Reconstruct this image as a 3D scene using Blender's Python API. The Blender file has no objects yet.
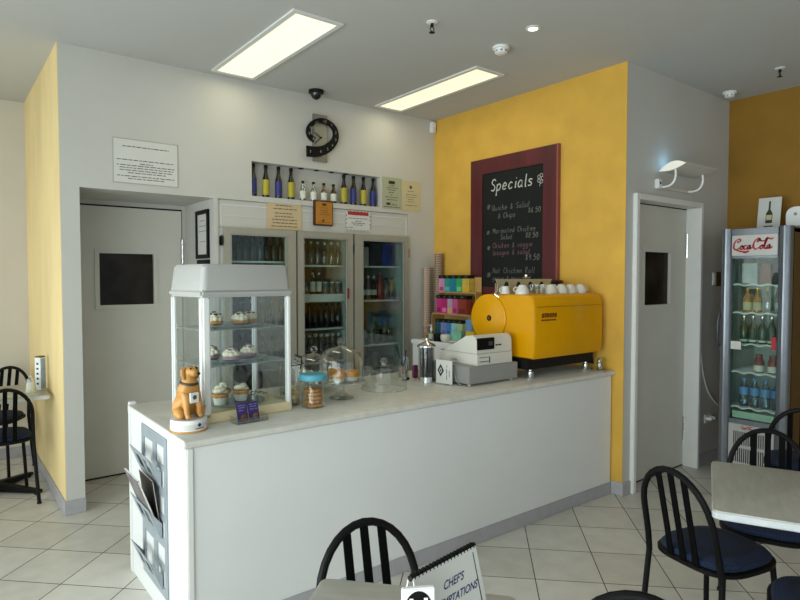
import bpy, bmesh, math, random
from mathutils import Vector, Matrix
R = math.radians
rnd = random.Random(7)
scene = bpy.context.scene
C = scene.collection

# ------------------------------------------------------------------ camera
cd = bpy.data.cameras.new('camera'); cam = bpy.data.objects.new('camera', cd); C.objects.link(cam)
cd.sensor_width = 36.0; cd.lens = 601.83 / 800 * 36.0; cd.clip_start = 0.05
cam.location = (0, 0, 1.55)
cam.rotation_euler = (R(90) - 0.0367, 0, -0.6605)
scene.camera = cam

# ------------------------------------------------------------------ world, daylight, exposure
w = bpy.data.worlds.new('world'); scene.world = w; w.use_nodes = True
w.node_tree.nodes['Background'].inputs[0].default_value = (0.85, 0.92, 1.0, 1)
w.node_tree.nodes['Background'].inputs[1].default_value = 0.6
def area(name, loc, rot, sx, sy, power, col):
    l = bpy.data.lights.new(name, 'AREA'); l.shape = 'RECTANGLE'; l.size = sx; l.size_y = sy
    l.energy = power; l.color = col
    o = bpy.data.objects.new(name, l); C.objects.link(o); o.location = loc; o.rotation_euler = rot
    return o
area('daylight_left', (-1.75, 0.7, 1.25), (0, R(-90), 0), 2.2, 5.4, 285, (0.94, 0.965, 1.0))
area('daylight_left_alcove', (-1.75, 5.0, 1.4), (0, R(-90), 0), 2.3, 2.0, 34, (1.0, 0.985, 0.95))
area('daylight_front', (0.8, -2.75, 1.5), (R(90), 0, 0), 5.0, 2.4, 36, (0.94, 0.96, 1.0))
scene.view_settings.view_transform = 'Standard'
scene.view_settings.look = 'None'
scene.view_settings.exposure = 0.0
scene.view_settings.gamma = 1.0
scene.view_settings.use_curve_mapping = False

# ------------------------------------------------------------------ materials
def newmat(name):
    m = bpy.data.materials.new(name); m.use_nodes = True
    nt = m.node_tree; b = nt.nodes['Principled BSDF']
    return m, nt, b
def s2l(c):
    return tuple((x / 12.92 if x <= 0.04045 else ((x + 0.055) / 1.055) ** 2.4) for x in c)
def hexc(h):
    return s2l(tuple(int(h[i:i + 2], 16) / 255 for i in (0, 2, 4)))
def mat(name, h, rough=0.5, metal=0.0, var=0.05, scale=12.0, bump=0.0, coat=0.0, stretch=None, spec=None):
    """noise-varied principled material; h is an sRGB hex colour"""
    m, nt, b = newmat(name)
    c = hexc(h)
    tc = nt.nodes.new('ShaderNodeTexCoord'); nz = nt.nodes.new('ShaderNodeTexNoise')
    nz.inputs['Scale'].default_value = scale; nz.inputs['Detail'].default_value = 4
    src = tc.outputs['Object']
    if stretch:
        mp = nt.nodes.new('ShaderNodeMapping'); mp.inputs['Scale'].default_value = stretch
        nt.links.new(src, mp.inputs[0]); src = mp.outputs[0]
    nt.links.new(src, nz.inputs['Vector'])
    rp = nt.nodes.new('ShaderNodeValToRGB')
    rp.color_ramp.elements[0].position = 0.3; rp.color_ramp.elements[1].position = 0.7
    rp.color_ramp.elements[0].color = tuple(max(0, x * (1 - var)) for x in c) + (1,)
    rp.color_ramp.elements[1].color = tuple(min(1, x * (1 + var)) for x in c) + (1,)
    nt.links.new(nz.outputs['Fac'], rp.inputs[0]); nt.links.new(rp.outputs[0], b.inputs['Base Color'])
    b.inputs['Roughness'].default_value = rough; b.inputs['Metallic'].default_value = metal
    if spec is not None: b.inputs['Specular IOR Level'].default_value = spec
    if coat: b.inputs['Coat Weight'].default_value = coat
    if bump:
        bp = nt.nodes.new('ShaderNodeBump'); bp.inputs['Strength'].default_value = bump; bp.inputs['Distance'].default_value = 0.01
        nt.links.new(nz.outputs['Fac'], bp.inputs['Height']); nt.links.new(bp.outputs[0], b.inputs['Normal'])
    return m
def glass(name, tint=(0.93, 0.97, 0.96), edge=0.5, rough=0.0, base=0.03):
    """thin clear glass: sees through, mirrors more at grazing angles"""
    m, nt, b = newmat(name); nt.nodes.remove(b)
    out = nt.nodes['Material Output']
    tr = nt.nodes.new('ShaderNodeBsdfTransparent'); tr.inputs[0].default_value = tint + (1,)
    gl = nt.nodes.new('ShaderNodeBsdfGlossy'); gl.inputs['Roughness'].default_value = rough
    lw = nt.nodes.new('ShaderNodeLayerWeight'); lw.inputs['Blend'].default_value = 0.25
    mr = nt.nodes.new('ShaderNodeMapRange'); mr.inputs['To Min'].default_value = base; mr.inputs['To Max'].default_value = edge
    nz = nt.nodes.new('ShaderNodeTexNoise'); nz.inputs['Scale'].default_value = 3
    mu = nt.nodes.new('ShaderNodeMath'); mu.operation = 'MULTIPLY_ADD'; mu.inputs[1].default_value = 0.03; mu.inputs[2].default_value = 0.0
    ad = nt.nodes.new('ShaderNodeMath'); ad.operation = 'ADD'; ad.use_clamp = True
    mx = nt.nodes.new('ShaderNodeMixShader')
    nt.links.new(lw.outputs['Facing'], mr.inputs['Value'])
    nt.links.new(nz.outputs['Fac'], mu.inputs[0]); nt.links.new(mr.outputs[0], ad.inputs[0]); nt.links.new(mu.outputs[0], ad.inputs[1])
    nt.links.new(ad.outputs[0], mx.inputs[0]); nt.links.new(tr.outputs[0], mx.inputs[1]); nt.links.new(gl.outputs[0], mx.inputs[2])
    nt.links.new(mx.outputs[0], out.inputs[0])
    return m
def milky(name, h, fac):
    m = glass(name, (0.90,0.95,0.94), 0.7, 0.06, 0.05); nt = m.node_tree
    mx0 = [n for n in nt.nodes if n.type == 'MIX_SHADER'][0]; out = nt.nodes['Material Output']
    df = nt.nodes.new('ShaderNodeBsdfDiffuse'); df.inputs[0].default_value = hexc(h) + (1,)
    mx = nt.nodes.new('ShaderNodeMixShader'); mx.inputs[0].default_value = fac
    nt.links.new(mx0.outputs[0], mx.inputs[1]); nt.links.new(df.outputs[0], mx.inputs[2]); nt.links.new(mx.outputs[0], out.inputs[0])
    return m
def emit(name, col, strength):
    m, nt, b = newmat(name)
    b.inputs['Base Color'].default_value = (0.8, 0.8, 0.75, 1)
    nz = nt.nodes.new('ShaderNodeTexNoise'); nz.inputs['Scale'].default_value = 2.0
    mx = nt.nodes.new('ShaderNodeMix'); mx.data_type = 'RGBA'
    mx.inputs[6].default_value = tuple(x * 0.93 for x in col) + (1,); mx.inputs[7].default_value = tuple(col) + (1,)
    nt.links.new(nz.outputs['Fac'], mx.inputs[0]); nt.links.new(mx.outputs[2], b.inputs['Emission Color'])
    b.inputs['Emission Strength'].default_value = strength
    return m
def floor_mat():
    m, nt, b = newmat('floor_tiles')
    N = nt.nodes.new; L = nt.links.new
    tc = N('ShaderNodeTexCoord'); sp = N('ShaderNodeSeparateXYZ'); L(tc.outputs['Object'], sp.inputs[0])
    def M(op, a, b_=None, c=None):
        n = N('ShaderNodeMath'); n.operation = op
        for i, v in enumerate((a, b_, c)):
            if v is None: continue
            if isinstance(v, (int, float)): n.inputs[i].default_value = v
            else: L(v, n.inputs[i])
        return n.outputs[0]
    u = M('MULTIPLY', M('SUBTRACT', sp.outputs[0], sp.outputs[1]), 0.70711)
    v = M('MULTIPLY', M('ADD', sp.outputs[0], sp.outputs[1]), 0.70711)
    tu = M('DIVIDE', M('ADD', u, 2.42), 0.3415); tv = M('DIVIDE', M('SUBTRACT', v, 3.458), 0.351)
    def line(t):
        d = M('ABSOLUTE', M('SUBTRACT', M('FRACT', t), 0.5))
        return M('GREATER_THAN', d, 0.5 - 0.0075)
    g = M('MAXIMUM', line(tu), line(tv))
    cx = N('ShaderNodeCombineXYZ'); L(M('FLOOR', tu), cx.inputs[0]); L(M('FLOOR', tv), cx.inputs[1])
    wn = N('ShaderNodeTexWhiteNoise'); L(cx.outputs[0], wn.inputs['Vector'])
    nz = N('ShaderNodeTexNoise'); nz.inputs['Scale'].default_value = 9; nz.inputs['Detail'].default_value = 6; L(tc.outputs['Object'], nz.inputs['Vector'])
    f = M('ADD', M('MULTIPLY', wn.outputs['Value'], 0.35), M('MULTIPLY', nz.outputs['Fac'], 0.65))
    rp = N('ShaderNodeValToRGB'); rp.color_ramp.elements[0].position = 0.25; rp.color_ramp.elements[1].position = 0.75
    rp.color_ramp.elements[0].color = hexc('bab6aa') + (1,); rp.color_ramp.elements[1].color = hexc('d2cec4') + (1,)
    L(f, rp.inputs[0])
    mx = N('ShaderNodeMix'); mx.data_type = 'RGBA'; L(g, mx.inputs[0]); L(rp.outputs[0], mx.inputs[6]); mx.inputs[7].default_value = hexc('3a3630') + (1,)
    L(mx.outputs[2], b.inputs['Base Color'])
    b.inputs['Roughness'].default_value = 0.38
    L(M('ADD', M('MULTIPLY', g, 0.4), 0.36), b.inputs['Roughness'])
    return m
def fabric_mat():
    m, nt, b = newmat('blue_seat_fabric')
    N = nt.nodes.new; L = nt.links.new
    tc = N('ShaderNodeTexCoord')
    vo = N('ShaderNodeTexVoronoi'); vo.inputs['Scale'].default_value = 75; vo.distance = 'CHEBYCHEV'; vo.inputs['Randomness'].default_value = 0.0
    L(tc.outputs['Object'], vo.inputs['Vector'])
    rp = N('ShaderNodeValToRGB'); rp.color_ramp.elements[0].color = hexc('132748') + (1,); rp.color_ramp.elements[1].color = hexc('070d19') + (1,)
    rp.color_ramp.elements[0].position = 0.25; rp.color_ramp.elements[1].position = 0.55
    L(vo.outputs['Distance'], rp.inputs[0]); L(rp.outputs[0], b.inputs['Base Color'])
    b.inputs['Roughness'].default_value = 0.9
    return m

M_white = mat('white_wall_paint', 'bebcb5', 0.75, var=0.02, scale=3)
M_ceil = mat('ceiling_paint', 'b6b6b2', 0.85, var=0.015, scale=2)
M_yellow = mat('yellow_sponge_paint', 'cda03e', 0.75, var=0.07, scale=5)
M_yellow2 = mat('pale_yellow_paint', 'e6cd94', 0.75, var=0.08, scale=4, stretch=(1,1,0.3))
M_cream = mat('cream_wall_paint', 'cdc8bc', 0.75, var=0.02, scale=3)
M_skirt = mat('grey_skirting', 'a2a0a2', 0.5, var=0.05, scale=20)
M_floor = floor_mat()
M_door = mat('door_paint', 'd3d0c4', 0.5, var=0.02, scale=4)
M_doorsh = mat('grey_door_paint', 'c6c2b6', 0.5, var=0.03, scale=4)
M_trimw = mat('white_gloss_trim', 'd8d7d2', 0.4, var=0.02)
M_dark = mat('gap_shade_black', '15130f', 0.8)
M_counter = mat('counter_panel_white', 'd9d9d6', 0.45, var=0.015, scale=4)
M_top = mat('counter_laminate', 'c9c6bc', 0.3, var=0.07, scale=22)
M_white_pl = mat('white_plastic', 'e2e2df', 0.35, var=0.015)
M_cream_pl = mat('cream_plastic', 'd8c9a0', 0.5, var=0.03)
M_black = mat('black_powder_coat', '0b0b0b', 0.48, var=0.1, spec=0.15)
M_blackm = mat('matt_black', '141312', 0.6, var=0.1, spec=0.25)
M_slat = mat('black_slat_coat', '0b0b0b', 0.65, var=0.1, spec=0.04)
M_chrome = mat('chrome', 'd8d8d8', 0.18, 1.0, var=0.03)
M_alu = mat('aluminium_frame', '9f9b8c', 0.45, 0.1, var=0.03, scale=30)
M_silver = mat('silver_plastic', '7c8086', 0.25, 0.6, var=0.05)
M_grey = mat('grey_plastic', '8d8c88', 0.5, var=0.03)
M_rack = mat('grey_metal_sheet', '9ba3a8', 0.4, 0.2, var=0.05)
M_fabric = fabric_mat()
M_table = mat('table_laminate', 'a8a59b', 0.35, var=0.1, scale=9, stretch=(1, 5, 1))
M_tedge = mat('table_edge_band', 'c2c6c6', 0.35, var=0.08, scale=30)
M_glass = glass('clear_glass')
M_dome = glass('dome_glass', (0.93, 0.955, 0.94), 0.85, 0.02, 0.035)
M_fglass = glass('fridge_glass', (0.82, 0.90, 0.89), 0.40, 0.0, 0.02)
M_cglass = glass('case_glass', (0.955, 0.98, 0.98), 0.45, 0.0, 0.010)
M_shelfgl = milky('shelf_glass', 'd0dcda', 0.26)
M_wine = mat('red_stained_wood', '52141b', 0.4, var=0.3, scale=10, stretch=(1, 1, 0.12))
M_board = mat('blackboard', '1b1c1b', 0.8, var=0.2, scale=4, spec=0.2)
M_chalk = mat('chalk', 'b9b9b2', 0.9, var=0.2, scale=60)
M_chalkd = mat('faint_chalk', '66665e', 0.9, var=0.3, scale=60)
M_chalkp = mat('pink_chalk', '6e4e54', 0.9, var=0.3, scale=60)
M_mach = mat('yellow_enamel', 'd69700', 0.30, var=0.02, spec=0.3)
M_bottle = mat('dark_bottle_glass', '16140f', 0.15, var=0.1)
M_lyel = mat('yellow_label', 'a99c2a', 0.5, var=0.08, scale=40)
M_lblu = mat('blue_label', '262a6c', 0.5, var=0.25, scale=60)
M_lwh = mat('white_label', 'cfcfc0', 0.6, var=0.08, scale=50)
M_clear = glass('clear_bottle', (0.80, 0.84, 0.78), 0.6, 0.03, 0.12)
M_amberg = glass('amber_bottle', (0.62, 0.42, 0.14), 0.5, 0.03, 0.08)
M_paper = mat('white_paper', 'cccbc4', 0.8, var=0.02, scale=6)
M_papert = mat('tan_paper', 'c4ad88', 0.8, var=0.03, scale=6)
M_paperg = mat('grey_green_paper', 'a3a68a', 0.8, var=0.03, scale=6)
M_papery = mat('cream_paper', 'c2b68f', 0.8, var=0.03, scale=6)
M_ink = mat('grey_ink', '55544e', 0.9)
M_inkd = mat('dark_ink', '2c2b2c', 0.9)
M_inkn = mat('navy_ink', '252c66', 0.8)
M_red = mat('red_print', 'a8242c', 0.6, var=0.08)
M_wood = mat('honey_wood', 'b0762f', 0.4, var=0.12, scale=8)
M_woodd = mat('dark_wood', '4d2c14', 0.4, var=0.2)
M_dog = mat('golden_dog', 'c08a44', 0.45, var=0.16, scale=18)
M_ochre = mat('ochre_panel', 'ad7f2a', 0.6, var=0.15, scale=4)
M_fdark = mat('fridge_dark_lining', '4b4738', 0.6, var=0.15, scale=4)
M_flin = mat('fridge_pale_lining', 'b3b8b1', 0.5, var=0.04)
M_tube = emit('fluorescent_diffuser', (1.0, 0.975, 0.56), 0.92)
M_spot = emit('downlight_lamp', (1.0, 0.95, 0.8), 4.0)
M_glow = emit('wall_lamp_diffuser', (1.0, 0.88, 0.60), 0.22)
M_cake = mat('cake_sponge', 'b98646', 0.8, var=0.2, scale=40, bump=0.3)
M_cream2 = mat('whipped_cream', 'e6dcc0', 0.7, var=0.12, scale=40, bump=0.4)
M_choc = mat('chocolate_topping', '5a3a2c', 0.6, var=0.3, scale=50)
M_berry = mat('purple_pastry', '957886', 0.7, var=0.25, scale=40)
M_case = mat('paper_case', 'c9c7bc', 0.8)
M_pastry = mat('golden_pastry', 'b9802f', 0.6, var=0.35, scale=35, bump=0.4)
M_cookie = mat('pale_biscuit', 'c9b48a', 0.8, var=0.12, scale=40, bump=0.2)
M_teal = mat('teal_lid', '4f9db0', 0.4, var=0.03)
M_cyan = mat('mint_print', '7fb8a8', 0.6)

# ------------------------------------------------------------------ mesh builder
class G:
    def __init__(s): s.bm = bmesh.new(); s.mi = 0
    def _done(s, verts, faces):
        vs = [s.bm.verts.new(v) for v in verts]; fs = []
        for f in faces:
            try:
                q = s.bm.faces.new([vs[i] for i in f]); q.material_index = s.mi; fs.append(q)
            except ValueError: pass
        return vs, fs
    def box(s, a, b, bev=0.0, mtx=None, seg=2):
        x0, y0, z0 = a; x1, y1, z1 = b
        v = [(x0,y0,z0),(x1,y0,z0),(x1,y1,z0),(x0,y1,z0),(x0,y0,z1),(x1,y0,z1),(x1,y1,z1),(x0,y1,z1)]
        if mtx: v = [tuple(mtx @ Vector(p)) for p in v]
        vs, fs = s._done(v, [(0,3,2,1),(4,5,6,7),(0,1,5,4),(1,2,6,5),(2,3,7,6),(3,0,4,7)])
        if bev:
            es = list({e for f in fs for e in f.edges})
            r = bmesh.ops.bevel(s.bm, geom=es, offset=bev, segments=seg, affect='EDGES', clamp_overlap=True)
            for f in r['faces']: f.material_index = s.mi
        return s
    def loft(s, rings, cap0=True, cap1=True, closed=True):
        n = len(rings[0]); v = [p for r in rings for p in r]; f = []
        for i in range(len(rings) - 1):
            for j in range(n if closed else n - 1):
                k = (j + 1) % n
                f.append((i*n+j, i*n+k, (i+1)*n+k, (i+1)*n+j))
        if cap0: f.append(tuple(reversed(range(n))))
        if cap1: f.append(tuple((len(rings)-1)*n + j for j in range(n)))
        s._done(v, f); return s
    def tube(s, pts, r, n=8, cap=True, flat=None, closed=False):
        """round (or flat: (w,t) elliptical) bar along points"""
        P = [Vector(p) for p in pts]; rings = []; up = None
        m = len(P)
        for i, p in enumerate(P):
            if closed: t = (P[(i+1) % m] - P[i-1])
            else: t = (P[min(i+1, m-1)] - P[max(i-1, 0)])
            t.normalize()
            if up is None:
                a = Vector((0,0,1)) if abs(t.z) < 0.9 else Vector((1,0,0))
                up = (a - t * a.dot(t)).normalized()
            else:
                up = (up - t * up.dot(t)).normalized()
            sd = t.cross(up)
            rr = r[i] if isinstance(r, (list, tuple)) else r
            ra, rb = (rr, rr) if not flat else flat
            rings.append([tuple(p + up * (ra * math.cos(2*math.pi*k/n)) + sd * (rb * math.sin(2*math.pi*k/n))) for k in range(n)])
        if closed:
            rings.append(rings[0]); return s.loft(rings, False, False)
        return s.loft(rings, cap, cap)
    def cyl(s, a, b, r0, r1=None, n=20):
        return s.tube([a, b], [r0, r0 if r1 is None else r1], n)
    def lathe(s, prof, c=(0,0,0), n=24, axis='z', cap0=True, cap1=True):
        rings = []
        for r, z in prof:
            ring = []
            for k in range(n):
                a = 2*math.pi*k/n; x, y = r*math.cos(a), r*math.sin(a)
                if axis == 'z': q = (c[0]+x, c[1]+y, c[2]+z)
                elif axis == 'x': q = (c[0]+z, c[1]+x, c[2]+y)
                else: q = (c[0]+x, c[1]+z, c[2]+y)
                ring.append(q)
            rings.append(ring)
        return s.loft(rings, cap0, cap1)
    def ball(s, c, r, n=14, m=9):
        if isinstance(r, (int, float)): r = (r, r, r)
        rings = []
        for i in range(m + 1):
            a = math.pi * (i + 0.0) / m; a = min(max(a, 0.02), math.pi - 0.02)
            rings.append([(c[0]+r[0]*math.sin(a)*math.cos(2*math.pi*k/n), c[1]+r[1]*math.sin(a)*math.sin(2*math.pi*k/n), c[2]-r[2]*math.cos(a)) for k in range(n)])
        return s.loft(rings)
    def prism(s, poly, axis, a, b):
        def q(p, t):
            return {'x': (t, p[0], p[1]), 'y': (p[0], t, p[1]), 'z': (p[0], p[1], t)}[axis]
        return s.loft([[q(p, a) for p in poly], [q(p, b) for p in poly]])
    def plate(s, outer, holes, o, ux, uy, th):
        """sheet with real holes: 2-D loops mapped by o+u*ux+v*uy, thickness th along ux x uy"""
        o = Vector(o); ux = Vector(ux); uy = Vector(uy); nz = ux.cross(uy).normalized() * th
        for off in (Vector((0,0,0)), nz):
            es = []
            for lp in [outer] + holes:
                vs = [s.bm.verts.new(o + ux*p[0] + uy*p[1] + off) for p in lp]
                for i in range(len(vs)): es.append(s.bm.edges.new((vs[i], vs[(i+1) % len(vs)])))
            r = bmesh.ops.triangle_fill(s.bm, use_beauty=True, use_dissolve=False, edges=es)
            for f in r['geom']:
                if isinstance(f, bmesh.types.BMFace): f.material_index = s.mi
        for lp in [outer] + holes:
            n = len(lp)
            s.loft([[tuple(o+ux*p[0]+uy*p[1]) for p in lp], [tuple(o+ux*p[0]+uy*p[1]+nz) for p in lp]], False, False)
        return s
    def quad(s, pts): s._done(pts, [tuple(range(len(pts)))]); return s

def tag(o, label=None, cat=None, group=None, kind=None):
    if label: o['label'] = label
    if cat: o['category'] = cat
    if group: o['group'] = group
    if kind: o['kind'] = kind
    return o
def part(name, g, m, parent=None, smooth=35, label=None):
    bm = g.bm
    bmesh.ops.remove_doubles(bm, verts=bm.verts, dist=1e-6)
    bmesh.ops.recalc_face_normals(bm, faces=bm.faces)
    me = bpy.data.meshes.new(name); bm.to_mesh(me); bm.free()
    for x in (m if isinstance(m, (list, tuple)) else [m]): me.materials.append(x)
    if smooth:
        for p in me.polygons: p.use_smooth = True
        me.set_sharp_from_angle(angle=R(smooth))
    o = bpy.data.objects.new(name, me); C.objects.link(o)
    if parent: o.parent = parent
    if label: o['label'] = label
    return o
def thing(name, label, cat, loc=(0,0,0), rz=0.0, group=None):
    o = bpy.data.objects.new(name, None); C.objects.link(o); o.empty_display_size = 0.05
    o.location = loc; o.rotation_euler = (0, 0, rz)
    return tag(o, label, cat, group)
def struct(name, g, m, parent=None, smooth=0):
    o = part(name, g, m, parent, smooth)
    if not parent: o['kind'] = 'structure'
    return o
def dup(root, loc, rz=None, label=None, group=None):
    r = root.copy(); C.objects.link(r); r.location = loc
    if rz is not None: r.rotation_euler = (0, 0, rz)
    if label: r['label'] = label
    if group: r['group'] = group
    for ch in list(root.children):
        c = ch.copy(); C.objects.link(c); c.parent = r
        for gch in ch.children:
            d = gch.copy(); C.objects.link(d); d.parent = c
    return r
ORD = ['first','second','third','fourth','fifth','sixth','seventh','eighth','ninth','tenth','eleventh','twelfth']
def ell(cx, cy, rx, ry, n=16, a0=0.0):
    return [(cx + rx*math.cos(2*math.pi*k/n + a0), cy + ry*math.sin(2*math.pi*k/n + a0)) for k in range(n)]
def rect(x0, y0, x1, y1): return [(x0,y0),(x1,y0),(x1,y1),(x0,y1)]
def rrect(x0, y0, x1, y1, r, n=4):
    out = []
    for cx, cy, a in ((x1-r,y1-r,0),(x0+r,y1-r,90),(x0+r,y0+r,180),(x1-r,y0+r,270)):
        for k in range(n+1):
            t = R(a + 90*k/n); out.append((cx + r*math.cos(t), cy + r*math.sin(t)))
    return out
def catmull(P, k=6):
    out = []
    for i in range(len(P)-1):
        p0 = P[max(i-1,0)]; p1 = P[i]; p2 = P[i+1]; p3 = P[min(i+2,len(P)-1)]
        for j in range(k):
            t = j/k; t2 = t*t; t3 = t2*t
            out.append(tuple(0.5*((2*p1[d]) + (-p0[d]+p2[d])*t + (2*p0[d]-5*p1[d]+4*p2[d]-p3[d])*t2 + (-p0[d]+3*p1[d]-3*p2[d]+p3[d])*t3) for d in range(len(p1))))
    out.append(tuple(P[-1])); return out

# ---- writing: single-stroke hand lettering and type
GLY = {
 'a':[[(.8,.9),(.4,1),(.1,.6),(.2,.1),(.55,.1),(.8,.5),(.8,1),(.8,.2),(1,0)]], 'b':[[(.1,1.8),(.1,0),(.6,.05),(.8,.5),(.5,.9),(.1,.6)]],
 'c':[[(.8,.8),(.5,1),(.15,.6),(.2,.15),(.5,0),(.85,.2)]], 'd':[[(.8,.8),(.4,1),(.1,.5),(.4,0),(.8,.3)],[(.8,1.8),(.8,0)]],
 'e':[[(.1,.5),(.8,.6),(.6,1),(.3,.95),(.1,.5),(.3,.05),(.8,.15)]], 'f':[[(.8,1.7),(.5,1.8),(.35,1.4),(.35,0)],[(.1,1),(.7,1)]],
 'g':[[(.8,.9),(.4,1),(.1,.6),(.3,.15),(.8,.4),(.8,1),(.8,-.3),(.5,-.7),(.1,-.4)]], 'h':[[(.1,1.8),(.1,0)],[(.1,.6),(.5,1),(.75,.7),(.75,0)]],
 'i':[[(.3,1),(.3,0)],[(.3,1.4),(.32,1.5)]], 'k':[[(.1,1.8),(.1,0)],[(.75,1),(.1,.45),(.8,0)]], 'l':[[(.3,1.8),(.3,.1),(.5,0)]],
 'm':[[(.05,1),(.05,0)],[(.05,.6),(.3,1),(.5,.7),(.5,0)],[(.5,.6),(.75,1),(.95,.7),(.95,0)]], 'n':[[(.1,1),(.1,0)],[(.1,.6),(.5,1),(.8,.7),(.8,0)]],
 'o':[[(.5,1),(.15,.7),(.15,.3),(.5,0),(.85,.3),(.85,.7),(.5,1)]], 'p':[[(.1,1),(.1,-.8)],[(.1,.7),(.5,1),(.85,.6),(.5,0),(.1,.25)]],
 'r':[[(.1,1),(.1,0)],[(.1,.6),(.4,.95),(.75,.9)]], 's':[[(.8,.85),(.4,1),(.2,.7),(.7,.4),(.6,.05),(.1,.1)]],
 't':[[(.4,1.5),(.4,.2),(.7,0)],[(.1,1),(.75,1)]], 'u':[[(.1,1),(.15,.2),(.5,0),(.8,.4),(.8,1),(.85,0)]], 'v':[[(.1,1),(.45,0),(.85,1)]],
 'w':[[(.05,1),(.25,0),(.5,.8),(.75,0),(.95,1)]], 'y':[[(.1,1),(.45,.1)],[(.85,1),(.35,-.7),(.1,-.7)]],
 'q':[[(.8,.9),(.4,1),(.1,.6),(.3,.1),(.8,.4)],[(.8,1),(.8,-.7)]],
 'C':[[(.9,1.5),(.5,1.8),(.1,1.2),(.1,.5),(.5,0),(.95,.3)]], 'H':[[(.1,1.8),(.1,0)],[(.85,1.8),(.85,0)],[(.1,.9),(.85,.9)]],
 'M':[[(.05,0),(.1,1.8),(.5,.7),(.9,1.8),(.95,0)]], 'Q':[[(.5,1.8),(.1,1.2),(.15,.4),(.5,0),(.9,.5),(.85,1.4),(.5,1.8)],[(.6,.4),(1,-.1)]],
 'R':[[(.1,0),(.1,1.8),(.7,1.6),(.6,1),(.1,.9),(.9,0)]], 'S':[[(.9,1.5),(.6,1.8),(.2,1.6),(.2,1.15),(.6,.9),(.85,.5),(.6,.05),(.1,.2)]],
 '&':[[(.9,0),(.3,1.2),(.45,1.6),(.6,1.3),(.15,.4),(.4,0),(.9,.7)]], '$':[[(.85,1.4),(.5,1.6),(.2,1.3),(.8,.6),(.5,.15),(.1,.35)],[(.5,1.9),(.5,-.1)]],
 '.':[[(.3,0),(.34,.08)]], '5':[[(.8,1.7),(.2,1.7),(.15,1),(.6,1.1),(.85,.6),(.5,0),(.1,.2)]], '0':[[(.5,1.7),(.15,1.2),(.15,.4),(.5,0),(.85,.4),(.85,1.2),(.5,1.7)]],
 '6':[[(.75,1.7),(.2,.9),(.2,.3),(.5,0),(.8,.4),(.5,.85),(.2,.5)]], '8':[[(.5,.9),(.15,1.3),(.5,1.7),(.8,1.3),(.2,.5),(.5,0),(.8,.4),(.5,.9)]], '7':[[(.1,1.7),(.85,1.7),(.4,0)]],
 '9':[[(.8,1.2),(.5,.85),(.2,1.2),(.5,1.7),(.8,1.3),(.7,0)]], '*':[[(.5,.2),(.5,1.2)],[(.05,.7),(.95,.7)],[(.15,.35),(.85,1.05)],[(.15,1.05),(.85,.35)]],
}
def ribbon(g, pts3, hw, nrm):
    """flat stroke along pts on a surface with normal nrm (thin raised strip)"""
    nrm = Vector(nrm).normalized(); P = [Vector(p) for p in pts3]; rings = []
    for i, p in enumerate(P):
        t = (P[min(i+1,len(P)-1)] - P[max(i-1,0)])
        if t.length < 1e-7: t = Vector((0,0,1))
        t.normalize(); sd = nrm.cross(t).normalized() * (hw[i] if isinstance(hw, list) else hw)
        rings.append([tuple(p-sd), tuple(p+sd), tuple(p+sd*0.8+nrm*0.0012), tuple(p-sd*0.8+nrm*0.0012)])
    g.loft(rings)
def write(g, text, o, ux, uy, size, hw, adv=1.25, slant=0.15, smooth=3):
    """hand lettering; size = x-height; o lower-left"""
    o = Vector(o); ux = Vector(ux); uy = Vector(uy); n = ux.cross(uy); x = 0.0
    for ch in text:
        for st in GLY.get(ch, []):
            pts = catmull(st, smooth) if len(st) > 2 else st
            ribbon(g, [o + ux*((x+p[0]+slant*p[1])*size) + uy*(p[1]*size) for p in pts], hw, n)
        x += adv if ch not in 'il.' else adv*0.6
    return x*size
def type_on(g, text, o, ux, uy, size, shear=0.0, depth=0.0008, align='LEFT', bold=0.0):
    cu = bpy.data.curves.new('lettering', 'FONT'); cu.body = text; cu.size = size; cu.shear = shear; cu.align_x = align; cu.offset = bold
    ob = bpy.data.objects.new('lettering', cu); C.objects.link(ob)
    bpy.context.view_layer.update()
    dg = bpy.context.evaluated_depsgraph_get(); me = bpy.data.meshes.new_from_object(ob.evaluated_get(dg))
    o = Vector(o); ux = Vector(ux).normalized(); uy = Vector(uy).normalized(); n = ux.cross(uy)
    s = [g.bm.verts.new(o + ux*v.co.x + uy*v.co.y + n*depth) for v in me.vertices]
    for p in me.polygons:
        try: g.bm.faces.new([s[i] for i in p.vertices]).material_index = g.mi
        except ValueError: pass
    C.objects.unlink(ob); bpy.data.objects.remove(ob); bpy.data.curves.remove(cu); bpy.data.meshes.remove(me)
def dashes(g, o, ux, uy, rows, hw=0.0022, seed=1, n=None):
    """rows = (v, u0, u1): print too small to read, as broken word-length strokes"""
    r = random.Random(seed); o = Vector(o); ux = Vector(ux); uy = Vector(uy); nn = ux.cross(uy)
    for v, u0, u1 in rows:
        u = u0
        while u < u1 - 0.006:
            l = min(r.uniform(0.012, 0.04), u1 - u)
            ribbon(g, [o+ux*u+uy*v, o+ux*(u+l)+uy*v], hw, nn); u += l + 0.007

# ------------------------------------------------------------------ room shell
H = 3.049; YB = 4.398; XY = 3.834; YD = 2.367; XR = 5.387; YL = 6.10
g = G(); g.box((-1.6,-2.6,-0.1),(XR+0.1,YL+0.1,0)); struct('floor', g, M_floor)
g = G(); g.box((-1.6,-2.6,H),(XR+0.1,YL+0.1,H+0.1)); struct('ceiling', g, M_ceil)
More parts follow.
